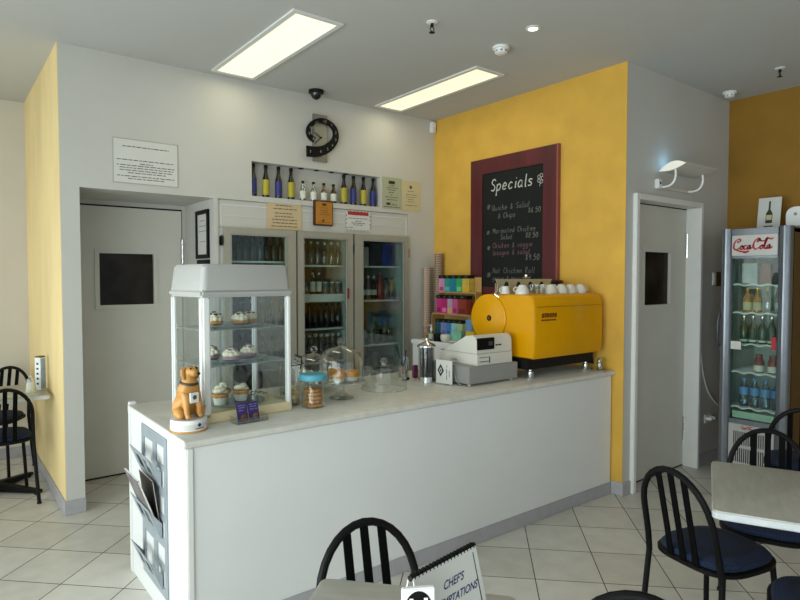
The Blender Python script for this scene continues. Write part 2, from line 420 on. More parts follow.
# back wall with door recess, bottle niche and fridge bay
g = G()
def wy(x0, x1, z0, z1, y0=YB, y1=YB+0.16): g.box((x0,y0,z0),(x1,y1,z1))
g.box((0.660,YB,0),(0.771,YB+0.158,H))       # nib beside the recess
wy(0.771, 1.967, 2.143, H); wy(3.190, XY, 2.143, H); wy(1.967, 3.190, 2.452, H)
wy(1.967, 3.190, 2.143, 2.185)
wy(3.515, XY, 0, 2.143)
struct('wall_back', g, M_white)
g = G(); g.box((1.667,YB,0),(1.697,5.05,2.143)); struct('wall_return', g, M_white)
g = G(); g.box((0.771,5.05,2.111),(1.697,5.15,2.30)); g.box((1.643,5.05,0),(1.697,5.15,2.111)); g.box((0.771,5.05,0),(0.80,5.15,2.111))
struct('wall_recess', g, M_white)
g = G(); g.box((0.771,YB+0.16,2.143),(1.697,5.05,2.20)); struct('ceiling_recess', g, M_white)
g = G(); g.box((0.660,YB+0.159,0),(0.771,YL,H)); struct('wall_partition_core', g, M_white)
g = G(); g.box((0.656,YB,0),(0.660,YL,H)); struct('wall_partition_yellow', g, M_yellow2)
g = G(); g.box((-1.6,YL,0),(0.656,YL+0.1,H)); struct('wall_far', g, M_cream)
g = G(); g.box((0.771,YL,0),(XR,YL+0.1,H)); struct('wall_behind', g, M_white)
g = G(); g.box((XY,YD,0),(XY+0.004,YB+0.16,H)); g.box((XY+0.004,YD+0.131,0),(XY+0.12,YB+0.16,H)); struct('wall_yellow', g, M_yellow)
g = G()
g.box((XY+0.0042,YD,0),(3.93,YD+0.13,H)); g.box((4.91,YD,0),(XR+0.1,YD+0.13,H)); g.box((3.93,YD,2.15),(4.91,YD+0.13,H))
struct('wall_door', g, M_white)
g = G(); g.box((XR,-2.6,0),(XR+0.1,YD,H)); struct('wall_right', g, mat('yellow_paint_shaded','8c6412',0.75,var=0.07,scale=5))  # the yellow paint darkened to carry the weaker light on this side
# shopfront walls behind and left of the viewer
def shopfront(name, mtxf, length, nb):
    g = G()
    g.box((0,-0.05,0),(length,0.05,0.12)); g.box((0,-0.05,2.62),(length,0.05,H))
    for i in range(nb+1):
        x = length*i/nb; g.box((max(x-0.035,0),-0.04,0.12),(min(x+0.035,length),0.04,2.62))
    o = struct(name, g, M_silver); o.matrix_world = mtxf
    return o
wf = shopfront('window_1', Matrix.Translation((-1.6,YL,0)) @ Matrix.Rotation(R(-90),4,'Z'), YL+2.6, 6)
g = G(); g.box((0.0,-0.004,0.12),(YL+2.6,0.004,2.62)); part('pane', g, M_glass, wf, 0)
wf = shopfront('window_2', Matrix.Translation((-1.6,-2.6,0)), XR+1.6, 5)
g = G(); g.box((0.0,-0.004,0.12),(XR+1.6,0.004,2.62)); part('pane', g, M_glass, wf, 0)

# niche lining, skirting boards
g = G(); g.box((1.967,YB+0.09,2.185),(3.190,YB+0.10,2.452)); struct('wall_niche', g, M_white)
def skirt(name, a, b): g = G(); g.box(a, b, 0.003, seg=1); return struct(name, g, M_skirt)
skirt('baseboard_nib', (0.646,YB-0.010,0), (0.776,YB,0.095))
skirt('baseboard_partition', (0.646,YB,0), (0.656,YL,0.095))
skirt('baseboard_far', (-1.6,YL-0.01,0), (0.646,YL,0.095))
skirt('baseboard_yellow', (XY-0.010,YD-0.010,0), (XY,2.452,0.095))
skirt('baseboard_door_left', (XY,YD-0.010,0), (3.93,YD,0.095))
skirt('baseboard_door_right', (4.912,YD-0.010,0), (XR,YD,0.095))
skirt('baseboard_right', (XR-0.010,-2.6,0), (XR,YD-0.012,0.095))

# ------------------------------------------------------------------ doors
def hinge(parent, x, y, z, h=0.10):
    g = G()
    for k in range(5): g.cyl((x,y,z+k*h/5),(x,y,z+(k+0.86)*h/5),0.007,n=8)
    g.box((x-0.014,y-0.001,z),(x+0.014,y+0.004,z+h))
    return part('hinge', g, M_chrome, parent)
def kitchen_door(name, x0, x1, y, ztop, win, m, hz):
    g = G(); a,b,c,d = win
    g.plate(rect(x0,0.012,x1,ztop), [rect(a,c,b,d)], (0,y+0.004,0), (1,0,0), (0,0,1), -0.04)
    D = struct(name, g, m)
    g = G(); f = 0.032
    g.plate(rect(a-f,c-f,b+f,d+f), [rect(a,c,b,d)], (0,y-0.008,0), (1,0,0), (0,0,1), -0.012)
    part('window_frame', g, m, D, 0)
    g = G(); g.box((a,y+0.018,c),(b,y+0.026,d)); part('pane', g, mat(name+'_dark_glass','2a241c',0.2,var=0.5,scale=5,spec=0.12), D, 0)
    for z in hz: hinge(D, x1+0.004, y-0.004, z, 0.20)
    return D
D1 = kitchen_door('door_1', 0.800, 1.636, 5.05, 2.098, (1.011,1.409,1.34,1.74), M_door, (1.67, 0.25))
g = G(); g.box((0.79,5.052,0.0),(1.64,5.058,0.012)); g.box((0.79,5.054,2.098),(1.64,5.058,2.112)); part('gap_shade', g, M_dark, D1, 0)  # dark strips stand in for the shade under and over the leaf
D2 = kitchen_door('door_2', 3.972, 4.868, 2.455, 2.100, (4.235,4.613,1.343,1.748), M_doorsh, (1.715, 0.21))
g = G(); g.box((3.97,2.458,0.0),(4.87,2.462,0.012)); g.box((3.97,2.458,2.100),(4.87,2.462,2.112)); part('gap_shade', g, M_dark, D2, 0)  # shade around the right leaf drawn as dark strips too
g = G()
g.box((3.93,2.337,0),(3.97,2.50,2.15),0.004); g.box((4.87,2.337,0),(4.91,2.50,2.15),0.004); g.box((3.97,2.337,2.108),(4.87,2.50,2.15),0.004)
struct('trim_1', g, M_trimw)

# ------------------------------------------------------------------ counter
CT = 0.89
cnt = thing('service_counter', 'long white cafe counter with pale grey laminate top and grey kick strip', 'counter', (0.81,2.454,0))
g = G(); g.box((0,0.0,0.0),(3.010,0.055,CT-0.036)); part('front_panel', g, M_counter, cnt, 0)
g = G(); g.box((-0.004,0.020,0),(0.030,0.905,CT-0.036)); part('end_panel', g, M_counter, cnt, 0)
g = G(); g.box((-0.012,0.870,0),(0.022,0.906,CT+0.012),0.003); part('end_post', g, M_counter, cnt, 0)
g = G(); g.box((-0.008,-0.008,0),(0.020,0.020,CT-0.036),0.004); part('corner_strip', g, M_trimw, cnt)
g = G(); g.box((0.02,-0.006,0),(3.010,0.0,0.085),0.002); part('kick_strip', g, M_skirt, cnt, 0)
g = G()
pr = [(-0.026,CT-0.018),(-0.024,CT-0.028),(-0.014,CT-0.035),(0.0,CT-0.036),(0.868,CT-0.036),(0.868,CT),(-0.012,CT),(-0.022,CT-0.006)]
g.prism(pr, 'x', -0.018, 3.018); part('worktop', g, M_top, cnt)
g = G(); g.prism([(-0.024,CT-0.018),(-0.014,CT-0.035),(0.868,CT-0.036),(0.868,CT-0.001),(-0.016,CT-0.002)], 'x', -0.022, -0.018); part('edge_band', g, M_trimw, cnt)
g = G(); g.box((1.0,0.055,0),(1.04,0.85,CT-0.04)); g.box((2.9,0.055,0),(2.94,0.85,CT-0.04)); g.box((0.03,0.83,0),(3.0,0.85,CT-0.04)); part('carcass', g, M_counter, cnt, 0)

CT = CT + 0.0008
# brochure rack on the counter end
rk = thing('magazine_rack', 'grey metal magazine rack with square cutouts on the end of the counter', 'rack', (0.8045,2.72,0.10))
def yz(u, v): return (0,u,v)
cut = []
for r0 in (0.06, 0.29, 0.52):
    cut += [rect(0.035,r0-0.02,0.155,r0+0.06), rect(0.035,r0+0.085,0.155,r0+0.17), rect(0.205,r0,0.355,r0+0.16)]
g = G(); g.plate(rect(0,0,0.395,0.735), cut, (0,0,0), (0,1,0), (0,0,1), -0.005); part('back_sheet', g, M_rack, rk, 0)
for z in (0.0, 0.235, 0.47):
    g = G(); ux = Vector((0,1,0)); uy = Vector((-0.36,0,0.93)).normalized()
    g.plate(rect(0.07,0.0,0.385,0.15), [rect(0.12,0.045,0.21,0.12), rect(0.25,0.045,0.335,0.12)], (-0.009,0,z+0.03), ux, uy, 0.003)
    for y in (0.07, 0.382): g.prism([(-0.0055,z+0.03),(-0.062,z+0.17),(-0.0055,z+0.10)], 'y', y, y+0.003)
    part('pocket', g, M_rack, rk, 0)
M_mag = mat('magazine_cover', '6c6466', 0.35, var=0.6, scale=14)
def magazine(label, y0, y1, z, h, x, m, tilt=-20, th=0.009):
    t = thing('magazine', label, 'magazine', (x,0,z), 0, 'magazines in the counter rack')
    t.rotation_euler = (0, R(tilt), 0)
    g = G(); g.box((-th,y0,0),(0.0,y1,h),th*0.2); part('cover', g, m, t, 0)
    g = G(); g.box((-th*0.85,y0-0.0012,0.004),(-th*0.15,y0,h-0.004)); g.box((-th*0.85,y0,h),(-th*0.15,y1,h+0.0012)); part('pages', g, M_paper, t, 0)
magazine('dark glossy magazine leaning in the front of the middle rack pocket', 2.80, 3.03, 0.400, 0.265, 0.7963, M_mag)
magazine('thinner brown magazine behind the dark one in the rack pocket', 2.815, 3.04, 0.415, 0.215, 0.7990, mat('magazine_cover_brown','4c4238',0.4,var=0.6,scale=12), -8, 0.003)

# ------------------------------------------------------------------ fridge bank in the wall
fr = thing('display_fridge', 'three-door glass drinks fridge built into the wall behind the counter', 'fridge', (0,0,0))
g = G()
g.box((1.70,YB+0.012,1.935),(3.512,YB+0.03,2.140))
part('header_panel', g, M_white, fr, 0)
g = G()
for a,b in (((1.72,YB+0.008,2.10),(3.50,YB+0.012,2.106)),((1.72,YB+0.008,1.95),(1.726,YB+0.012,2.10)),((3.494,YB+0.008,1.95),(3.50,YB+0.012,2.10)),((1.72,YB+0.008,2.02),(3.50,YB+0.012,2.023))): g.box(a,b)
part('panel_moulding', g, M_trimw, fr, 0)
g = G()
g.box((1.70,YB+0.012,0),(1.745,5.04,1.93)); g.box((3.47,YB+0.05,0),(3.512,5.04,1.93)); g.box((1.70,YB+0.03,1.91),(3.512,5.04,1.93))
g.box((1.70,YB+0.03,0),(3.512,5.04,0.14)); g.box((2.315,YB+0.03,0.14),(2.37,5.02,1.91)); g.box((2.865,YB+0.03,0.14),(2.925,5.02,1.91))
g.box((1.70,YB+0.008,0.0),(3.512,YB+0.03,0.12))
part('cabinet', g, M_flin, fr, 0)
g = G(); g.box((1.745,5.00,0.14),(2.315,5.02,1.91)); part('back_lining', g, M_fdark, fr, 0)
g = G(); g.box((2.37,5.00,0.14),(2.865,5.02,1.91)); g.box((2.925,5.00,0.14),(3.47,5.02,1.91)); part('back_lining', g, M_ochre, fr, 0, 'ochre yellow back lining')
g = G(); g.box((2.341,YB-0.016,0.12),(2.349,YB+0.010,1.93)); g.box((2.889,YB-0.016,0.12),(2.901,YB+0.010,1.93)); part('door_channel', g, M_silver, fr, 0)
bays = [(1.735,2.335,1.792,2.243),(2.352,2.886,2.408,2.820),(2.906,3.502,2.993,3.442)]
for i,(x0,x1,a,b) in enumerate(bays):
    g = G(); g.plate(rect(x0,0.12,x1,1.932), [rect(a,0.20,b,1.875)], (0,YB-0.02,0), (1,0,0), (0,0,1), -0.03)
    d = part('door', g, M_alu, fr, 0)
    g = G(); g.box((a,YB-0.012,0.20),(b,YB-0.004,1.875)); part('pane', g, M_fglass, d, 0)
    g = G(); g.plate(rect(a-0.012,0.188,b+0.012,1.887), [rect(a,0.20,b,1.875)], (0,YB-0.024,0), (1,0,0), (0,0,1), -0.004); part('gasket', g, M_grey, d, 0)
shelfz = [[1.685,1.42,1.15,0.88],[1.66,1.405,1.12,0.83],[1.66,1.35,0.945,0.60]]
for i,zs in enumerate(shelfz):
    xa, xb = [(1.75,2.31),(2.375,2.86),(2.93,3.465)][i]
    for j,z in enumerate(zs):
        g = G(); g.box((xa,YB+0.09,z-0.012),(xb,4.99,z-0.001)); g.box((xa,YB+0.075,z-0.016),(xb,YB+0.088,z-0.001))
        part('shelf', g, M_trimw, fr, 0)
g = G(); g.box((2.375,YB+0.068,1.345),(2.86,YB+0.074,1.412)); part('price_strip', g, M_white_pl, fr, 0, 'white plastic price strip')
g = G(); g.box((2.822,YB-0.030,1.37),(2.842,YB-0.021,1.46),0.003); part('door_lock', g, mat('maroon_lock','7c2036',0.4), fr, 35, 'maroon door lock')
for x,z,m in ((1.716,1.83,M_black),(2.893,1.80,M_black),(3.508,1.78,mat('brass','8a6a2c',0.35,0.8))):
    g = G(); g.box((x-0.010,YB-0.014,z-0.035),(x+0.010,YB+0.008,z+0.035),0.004)
    g.cyl((x,YB-0.018,z-0.04),(x,YB-0.018,z+0.04),0.005,n=8); part('latch', g, m, fr)

def bottle(name, label, cat, loc, h, r, mats, neck=0.36, lab=None, group=None, cap=True, parts=True, nk=0.38):
    """mats: body, cap, label"""
    t = thing(name, label, cat, loc, 0, group)
    zb = h*(1-neck)
    g = G(); g.lathe([(r*0.9,0),(r,0.008),(r,zb*0.88),(r*0.85,zb*0.97),(r*nk*1.25,zb+h*neck*0.3),(r*nk,zb+h*neck*0.5),(r*nk,h*0.95)], n=14)
    part('body', g, mats[0], t)
    if cap:
        g = G(); g.lathe([(r*nk*1.15,h*0.90),(r*nk*1.2,h*0.91),(r*nk*1.2,h)], n=12); part('cap', g, mats[1], t)
    if len(mats) > 2:
        z0, z1 = lab or (0.10, 0.55)
        g = G(); g.lathe([(r*1.012,h*z0),(r*1.012,h*z1)], n=14, cap0=False, cap1=False); part('label', g, mats[2], t)
    return t
def row(proto, xs, y, z, labels):
    for k, x in enumerate(xs):
        if k == 0: proto.location = (x,y,z); proto['label'] = labels[0]
        else: dup(proto, (x,y,z), None, labels[k])
M_bgreen = mat('green_bottle', '1f2a1c', 0.2, var=0.2)
M_bbrown = mat('brown_bottle', '2c2018', 0.2, var=0.2)
M_bgrey = mat('smoky_bottle', '5a5c58', 0.25, var=0.2)
M_bred = mat('red_drink', '8a2a1c', 0.3, var=0.2)
M_capw = mat('white_cap', 'c9c8bc', 0.5)
def fl(i, side, what): return f'{ORD[i]} {what}'
YF = 4.53
for ri,(zz,n,m,cap,h) in enumerate(((1.685,8,M_bgreen,M_blackm,0.21),(1.42,6,M_bbrown,M_capw,0.22),(1.15,6,M_bgreen,M_capw,0.22),(0.88,6,M_bbrown,M_capw,0.22))):
    nm = ('top','second','third','fourth')[ri]
    xs = [1.845+0.43*k/(n-1) for k in range(n)]
    p = bottle('drink_bottle', 'x', 'bottle', (0,0,0), h, 0.028, (m,cap), group='bottles in the left fridge door')
    row(p, xs, YF, zz, [f'{ORD[k]} dark bottle from left on the {nm} shelf of the left fridge' for k in range(n)])
    if ri == 0:
        for k in (5,6):
            pass
# middle bay
p = bottle('drink_bottle', 'x', 'bottle', (0,0,0), 0.20, 0.030, (M_clear,M_capw), group='bottles in the middle fridge door')
row(p, [2.487+0.068*k for k in range(6)], YF, 1.66, [f'{ORD[k]} clear bottle from left on the top shelf of the middle fridge' for k in range(6)])
p = bottle('drink_bottle', 'x', 'bottle', (0,0,0), 0.19, 0.024, (M_bbrown,M_capw,M_lwh), lab=(0.15,0.6), group='bottles in the middle fridge door')
row(p, [2.572,2.634], YF, 1.405, ['left of two brown bottles with white labels on second shelf of middle fridge','right of two brown bottles with white labels on second shelf of middle fridge'])
g = G(); g.ball((2.475,YF-0.02,1.44),(0.035,0.035,0.034)); g.ball((2.505,YF,1.45),(0.033,0.033,0.04)); g.ball((2.485,YF-0.01,1.49),(0.034,0.034,0.03))
tag(part('ice_bag', g, M_clear), 'lumpy clear bag at left of the second shelf in middle fridge', 'bag')
g = G(); g.box((2.64,YF+0.06,1.4055),(2.71,YF+0.14,1.62),0.003); tag(part('carton_or_reflection', g, mat('dark_blue_carton','1c2233',0.5)), 'dark navy carton standing mid second shelf of middle fridge', 'carton')
p = bottle('juice_jar', 'x', 'jar', (0,0,0), 0.11, 0.028, (M_bgrey,M_capw), neck=0.2, nk=0.7, group='small jars in the middle fridge')
row(p, [2.700,2.765,2.828], YF, 1.405, [f'{a} of three small jars on second shelf of middle fridge' for a in ('left','middle','right')])
p = bottle('drink_bottle', 'x', 'bottle', (0,0,0), 0.21, 0.027, (M_bottle,M_blackm), group='bottles in the middle fridge door')
row(p, [2.478+0.0585*k for k in range(7)], YF, 1.12, [f'{ORD[k]} black bottle from left on the third shelf of the middle fridge' for k in range(7)])
p = bottle('drink_bottle', 'x', 'bottle', (0,0,0), 0.235, 0.027, (M_bbrown,M_capw), nk=0.6, group='bottles in the middle fridge door')
row(p, [2.478+0.0585*k for k in range(7)], YF, 0.83, [f'{ORD[k]} pale-capped bottle from left on the lowest visible shelf of middle fridge' for k in range(7)])
# right bay
for x0,x1,z1,m,lb in ((3.065,3.145,1.83,mat('white_carton','a9a396',0.6),'white carton at left on the top shelf of the right fridge'),
                   (3.155,3.285,1.86,mat('black_carton','1e1f26',0.5,var=0.3),'black carton in the middle of the top shelf of right fridge'),
                   (3.30,3.42,1.86,mat('blue_carton','23387e',0.5,var=0.3),'bright blue carton at right on top shelf of right fridge')):
    g = G(); g.box((x0,YF-0.02,1.6605),(x1,YF+0.08,z1),0.003); tag(part('carton_or_reflection', g, m), lb, 'carton', 'cartons in the right fridge')
for k,(x,m,cp,lb) in enumerate(((3.085,M_bottle,M_blackm,'dark bottle at far left on second shelf of right fridge'),(3.148,M_bgrey,M_capw,'smoky white-capped bottle second from left in right fridge'),
                        (3.212,M_bottle,M_capw,'dark white-capped bottle beside the red bottle in right fridge'))):
    bottle('drink_bottle', lb, 'bottle', (x,YF,1.35), 0.22, 0.028, (m,cp,M_lwh), lab=(0.2,0.42), group='bottles on the right fridge second shelf')
bottle('drink_bottle', 'orange-red bottle on the second shelf of the right fridge', 'bottle', (3.282,YF,1.35), 0.24, 0.034, (M_bred,M_bred), group='bottles on the right fridge second shelf')
p = bottle('drink_bottle', 'x', 'bottle', (0,0,0), 0.20, 0.030, (M_bgrey,M_blackm), group='bottles on the right fridge second shelf')
row(p, [3.352,3.416], YF, 1.35, ['smoky bottle just right of the red bottle in right fridge','smoky bottle at the far right of second shelf in right fridge'])
p = thing('drinking_glass', 'x', 'glass', (0,0,0), 0, 'glasses in the right fridge')
g = G(); g.lathe([(0.024,0),(0.030,0.004),(0.034,0.13),(0.031,0.13),(0.027,0.01),(0.0005,0.008)], n=16, cap1=False); part('bowl', g, M_clear, p)
row(p, [3.09+0.075*k for k in range(5)], YF, 0.945, [f'{ORD[k]} clear glass from left on third shelf of right fridge' for k in range(5)])
t = thing('juice_carton', 'blue and yellow carton at right on third shelf of right fridge', 'carton', (3.37,YF+0.1,0.945))
g = G(); g.box((-0.05,-0.03,0.0005),(0.06,0.05,0.14)); part('lower_half', g, mat('yellow_carton','a88a2c',0.5), t, 0)
g = G(); g.box((-0.05,-0.03,0.14),(0.06,0.05,0.26)); part('upper_half', g, mat('slate_carton','3c5068',0.5), t, 0)
for k in range(5):
    g = G(); x = 3.03+0.085*k; h = 0.16+0.05*((k*7)%3); g.box((x,YF,0.6005),(x+0.07,YF+0.1,0.60+h),0.006)
    tag(part('food_tub', g, mat('tub_%d'%k, ('55554c','3c3a36','6a675c','444038','5c5348')[k], 0.5, var=0.3)), f'{ORD[k]} dark tub from left on bottom shelf of right fridge', 'tub', 'tubs low in the right fridge')

# ------------------------------------------------------------------ bottles in the wall niche
NZ = 2.185
big = lambda lab: bottle('oil_bottle', 'x', 'bottle', (0,0,0), 0.256, 0.028, (M_bottle,M_black,lab), neck=0.38, lab=(0.08,0.55), nk=0.46, group='tall dark bottles in the wall niche')
pb = big(M_lblu); py_ = big(M_lyel)
niX = [1.998,2.105,2.215,2.327]; niX2 = [2.835,2.935,3.04,3.145]
for lst, order, side in ((niX,'byby','left'),(niX2,'ybyb','right')):
    seen = {'b':0,'y':0}
    for x, c in zip(lst, order):
        src = pb if c == 'b' else py_
        lb = f'{("outer","inner")[seen[c]] if (side=="left") else ("inner","outer")[seen[c]]} {"blue" if c=="b" else "yellow"}-labelled dark bottle in the {side} half of the wall niche'
        seen[c] += 1
        if src['label'] == 'x': src.location = (x,YB+0.045,NZ); src['label'] = lb
        else: dup(src, (x,YB+0.045,NZ), None, lb)
for k,(x,m) in enumerate(((2.435,M_clear),(2.535,M_clear),(2.635,M_amberg),(2.73,mat('dark_syrup','3c2414',0.2)))):
    bottle('syrup_bottle', ['clear cream-labelled small bottle at left of niche centre','second clear cream-labelled small bottle in niche centre','amber cream-labelled small bottle in niche centre','dark brown cream-labelled small bottle in niche centre'][k],
           'bottle', (x,YB+0.045,NZ), 0.165, 0.027, (m,M_black,M_lwh), neck=0.4, lab=(0.12,0.5), nk=0.4, group='small bottles in the wall niche')
for k in range(4):
    g = G(); x = 2.42+0.145*k; g.lathe([(0.022,0),(0.022,-0.006),(0.014,-0.006)], (x,YB+0.045,2.452), 14)
    tag(part('niche_downlight', g, M_blackm), f'{ORD[k]} small dark downlight from left in the niche ceiling', 'light', 'downlights in the niche')

# ------------------------------------------------------------------ papers and plaques on the back wall
def sheet(name, label, cat, x0, x1, z0, z1, m, rows, ink=M_ink, seed=1, y=YB, group=None, hw=0.0024, tilt=0):
    t = thing(name, label, cat, (x0,y-0.0035,z0), 0, group); w_, h_ = x1-x0, z1-z0
    g = G(); g.box((0,0,0),(w_,0.0025,h_)); part('sheet', g, m, t, 0)
    g = G(); dashes(g, (0,-0.0003,0), (1,0,0), (0,0,1), [(v*h_, a*w_, b*w_) for v,a,b in rows], hw, seed); part('print', g, ink, t, 0)
    return t
t = sheet('notice_sheet', 'white printed notice high on the wall above the left doorway', 'notice', 0.973,1.406,2.193,2.497, M_paper,
      [(0.83,0.15,0.85),(0.53,0.06,0.94),(0.46,0.40,0.60),(0.41,0.06,0.94),(0.355,0.10,0.92),(0.30,0.10,0.90),(0.245,0.22,0.80),(0.17,0.06,0.95),(0.115,0.22,0.80)], M_ink, 3, hw=0.0026)
g = G(); g.plate(rect(0,0,0.433,0.304), [rect(0.006,0.006,0.427,0.298)], (0,-0.001,0), (1,0,0), (0,0,1), -0.001); part('border', g, mat('faint_border','a4a49c',0.7), t, 0)
sheet('opening_hours_notice', 'tan paper notice taped over the left fridge door', 'notice', 2.093,2.401,1.937,2.154, M_papert,
      [(0.88,0.25,0.70),(0.76,0.18,0.85),(0.60,0.22,0.72),(0.48,0.22,0.75),(0.36,0.14,0.85),(0.24,0.16,0.86),(0.12,0.12,0.88)], M_ink, 5, y=YB+0.008, hw=0.0034)
pl = thing('wall_plaque', 'honey wood award plaque under the bottle niche', 'plaque', (2.505,YB-0.012,1.985))
g = G(); g.box((0,0,0),(0.185,0.018,0.21),0.003); part('board', g, M_woodd, pl)
g = G(); g.box((0.018,-0.003,0.014),(0.175,0,0.20)); part('face', g, M_wood, pl, 0)
g = G(); dashes(g, (0,-0.0035,0), (1,0,0), (0,0,1), [(0.15,0.06,0.14),(0.13,0.06,0.14),(0.115,0.07,0.13),(0.095,0.05,0.15),(0.03,0.04,0.15)], 0.002, 4)
g.box((0.078,-0.005,0.168),(0.118,-0.003,0.187)); g.box((0.078,-0.005,0.036),(0.098,-0.003,0.052)); part('engraving', g, M_woodd, pl, 0)
t = sheet('price_notice', 'white notice with red heading and speckled border over the fridges', 'notice', 2.828,3.085,1.962,2.135, M_paper,
      [(0.62,0.10,0.90),(0.48,0.38,0.62),(0.38,0.22,0.80),(0.29,0.30,0.70),(0.16,0.08,0.30)], M_inkn, 6, y=YB+0.006)
g = G(); g.box((0.02,-0.0022,0.135),(0.235,-0.0005,0.165)); part('heading', g, M_red, t, 0)
g = G()
for k in range(7):
    for z in (0.004, 0.166): g.box((0.01+0.036*k,-0.002,z),(0.02+0.036*k,-0.0004,z+0.005))
for k in range(4):
    for x in (0.002, 0.249): g.box((x,-0.002,0.02+0.035*k),(x+0.006,-0.0004,0.03+0.035*k))
part('border', g, M_inkd, t, 0)
t = sheet('award_sheet', 'grey-green certificate to the right of the bottle niche', 'certificate', 3.214,3.432,2.178,2.462, M_paperg,
      [(0.74,0.38,0.62),(0.67,0.22,0.80),(0.60,0.26,0.70),(0.52,0.32,0.62),(0.44,0.42,0.55),(0.37,0.16,0.82),(0.29,0.22,0.78),(0.14,0.48,0.80),(0.06,0.06,0.92)], M_ink, 8, hw=0.0032)
for a_,b_ in (((0.07,-0.002,0.225),(0.14,-0.0005,0.252)),((0.045,-0.002,0.034),(0.088,-0.0005,0.054))):
    g = G(); g.box(a_,b_); part('emblem', g, M_inkd, t, 0)
t = sheet('award_sheet', 'cream certificate at the far right of the niche wall', 'certificate', 3.436,3.658,2.168,2.452, M_papery,
      [(0.66,0.30,0.70),(0.55,0.22,0.78),(0.47,0.25,0.80),(0.39,0.32,0.65),(0.32,0.30,0.70),(0.20,0.18,0.85)], M_ink, 9)
g = G(); g.lathe([(0.016,0),(0.016,-0.0015)], (0.105,0,0.225), 10, 'y'); part('emblem', g, M_ink, t)
# framed certificate on the return
t = thing('framed_certificate', 'narrow black framed certificate in the door recess', 'frame', (1.667,4.49,1.70))
g = G(); g.plate(rect(0,0,0.27,0.37), [rect(0.03,0.03,0.24,0.34)], (-0.002,0,0), (0,1,0), (0,0,1), -0.016); part('frame', g, M_black, t, 0)
g = G(); g.box((-0.008,0.03,0.03),(-0.003,0.24,0.34)); part('certificate', g, M_paper, t, 0)
g = G(); dashes(g, (-0.0085,0.24,0), (0,-1,0), (0,0,1), [(0.29,0.05,0.16),(0.25,0.03,0.18),(0.21,0.03,0.18),(0.13,0.05,0.16)], 0.002, 2); part('print', g, M_ink, t, 0)
t = thing('wall_sign', 'small black sign hanging under the framed certificate', 'sign', (1.667,4.49,1.655))
g = G(); g.box((-0.008,0,0),(-0.001,0.27,0.035)); part('plate', g, M_black, t, 0)

# ------------------------------------------------------------------ wall clock
ck = thing('wall_clock', 'black spiral wall clock on a grey plate above the niche', 'clock', (2.567,YB,2.70))
g = G(); g.box((-0.067,-0.020,-0.187),(0.067,-0.001,0.200),0.002); part('plate', g, mat('clock_grey','85837a',0.35,0.5), ck)
spi = [(-0.140,-0.120,0.044),(-0.06,-0.115,0.042),(0.02,-0.092,0.038),(0.09,-0.045,0.033),(0.135,0.025,0.028),(0.125,0.095,0.024),(0.065,0.140,0.021),(-0.015,0.146,0.019),(-0.082,0.115,0.018),(-0.122,0.06,0.019),(-0.115,0.008,0.021),(-0.068,-0.022,0.023)]
sp = catmull(spi, 5)
g = G(); rings = []
for i,(x,z,w_) in enumerate(sp):
    a = sp[min(i+1,len(sp)-1)]; b = sp[max(i-1,0)]; dx, dz = a[0]-b[0], a[1]-b[1]; l = math.hypot(dx,dz); nx, nz = -dz/l*w_, dx/l*w_
    rings.append([(x-nx,-0.045,z-nz),(x+nx,-0.045,z+nz),(x+nx,-0.030,z+nz),(x-nx,-0.030,z-nz)])
g.loft(rings); part('spiral_band', g, M_black, ck, 0)
g = G()
for num,(x,z) in (('7',(-0.118,-0.134)),('6',(-0.02,-0.118)),('5',(0.045,-0.090)),('4',(0.09,-0.055)),('3',(0.122,-0.005)),('2',(0.124,0.055)),('1',(0.085,0.112)),('12',(0.01,0.132)),('11',(-0.065,0.108)),('10',(-0.120,0.060)),('9',(-0.126,0.012)),('8',(-0.088,-0.026))):
    type_on(g, num, (x,-0.0455,z), (1,0,0), (0,0,1), 0.034)
part('numerals', g, mat('clock_numerals','9a9890',0.6), ck, 0)
g = G(); g.tube([(0.0,-0.028,0.01),(-0.06,-0.028,0.045)], 0.003, 6); part('hour_hand', g, M_black, ck)
g = G(); g.tube([(0.0,-0.030,0.01),(-0.055,-0.030,-0.045)], 0.0025, 6); part('minute_hand', g, M_black, ck)
g = G(); g.lathe([(0.008,-0.034),(0.008,-0.02)], (0,0,0.01), 10, 'y'); part('hub', g, M_black, ck)

# ------------------------------------------------------------------ ceiling fittings
def troffer(label, x0, x1, y0, y1):
    t = thing('ceiling_light', label, 'light', ((x0+x1)/2,(y0+y1)/2,H), 0, 'recessed fluorescent lights')
    a, b = (x1-x0)/2, (y1-y0)/2
    g = G(); g.plate(rect(-a,-b,a,b), [rect(-a+0.03,-b+0.03,a-0.03,b-0.03)], (0,0,-0.012), (1,0,0), (0,1,0), 0.0115); part('frame', g, M_trimw, t, 0)
    g = G(); g.box((-a+0.03,-b+0.03,-0.006),(a-0.03,b-0.03,-0.001)); part('diffuser', g, M_tube, t, 0)
    l = area('fluorescent_tubes', (0,0,-0.02), (0,0,0), 2*a-0.08, 2*b-0.08, 3.0, (1.0,0.93,0.66)); l.parent = t
troffer('long fluorescent ceiling light panel nearer the left doorway', 1.620,1.950,3.050,4.300)
troffer('long fluorescent ceiling light panel nearer the yellow wall', 3.070,3.360,3.070,4.310)
t = thing('downlight', 'small lit round ceiling downlight with bright lamp', 'light', (2.881,2.408,H))
g = G(); g.lathe([(0.045,-0.001),(0.045,-0.006),(0.030,-0.008),(0.028,-0.001)], n=20, cap0=False, cap1=False); part('trim_ring', g, M_trimw, t)
g = G(); g.lathe([(0.029,-0.002),(0.027,-0.007)], n=16); part('lamp', g, M_spot, t)
l = bpy.data.lights.new('downlight_beam','SPOT'); l.energy = 8; l.color = (1,0.9,0.7); l.spot_size = R(80); l.shadow_soft_size = 0.03
lo = bpy.data.objects.new('downlight_beam', l); C.objects.link(lo); lo.parent = t; lo.location = (0,0,-0.02)
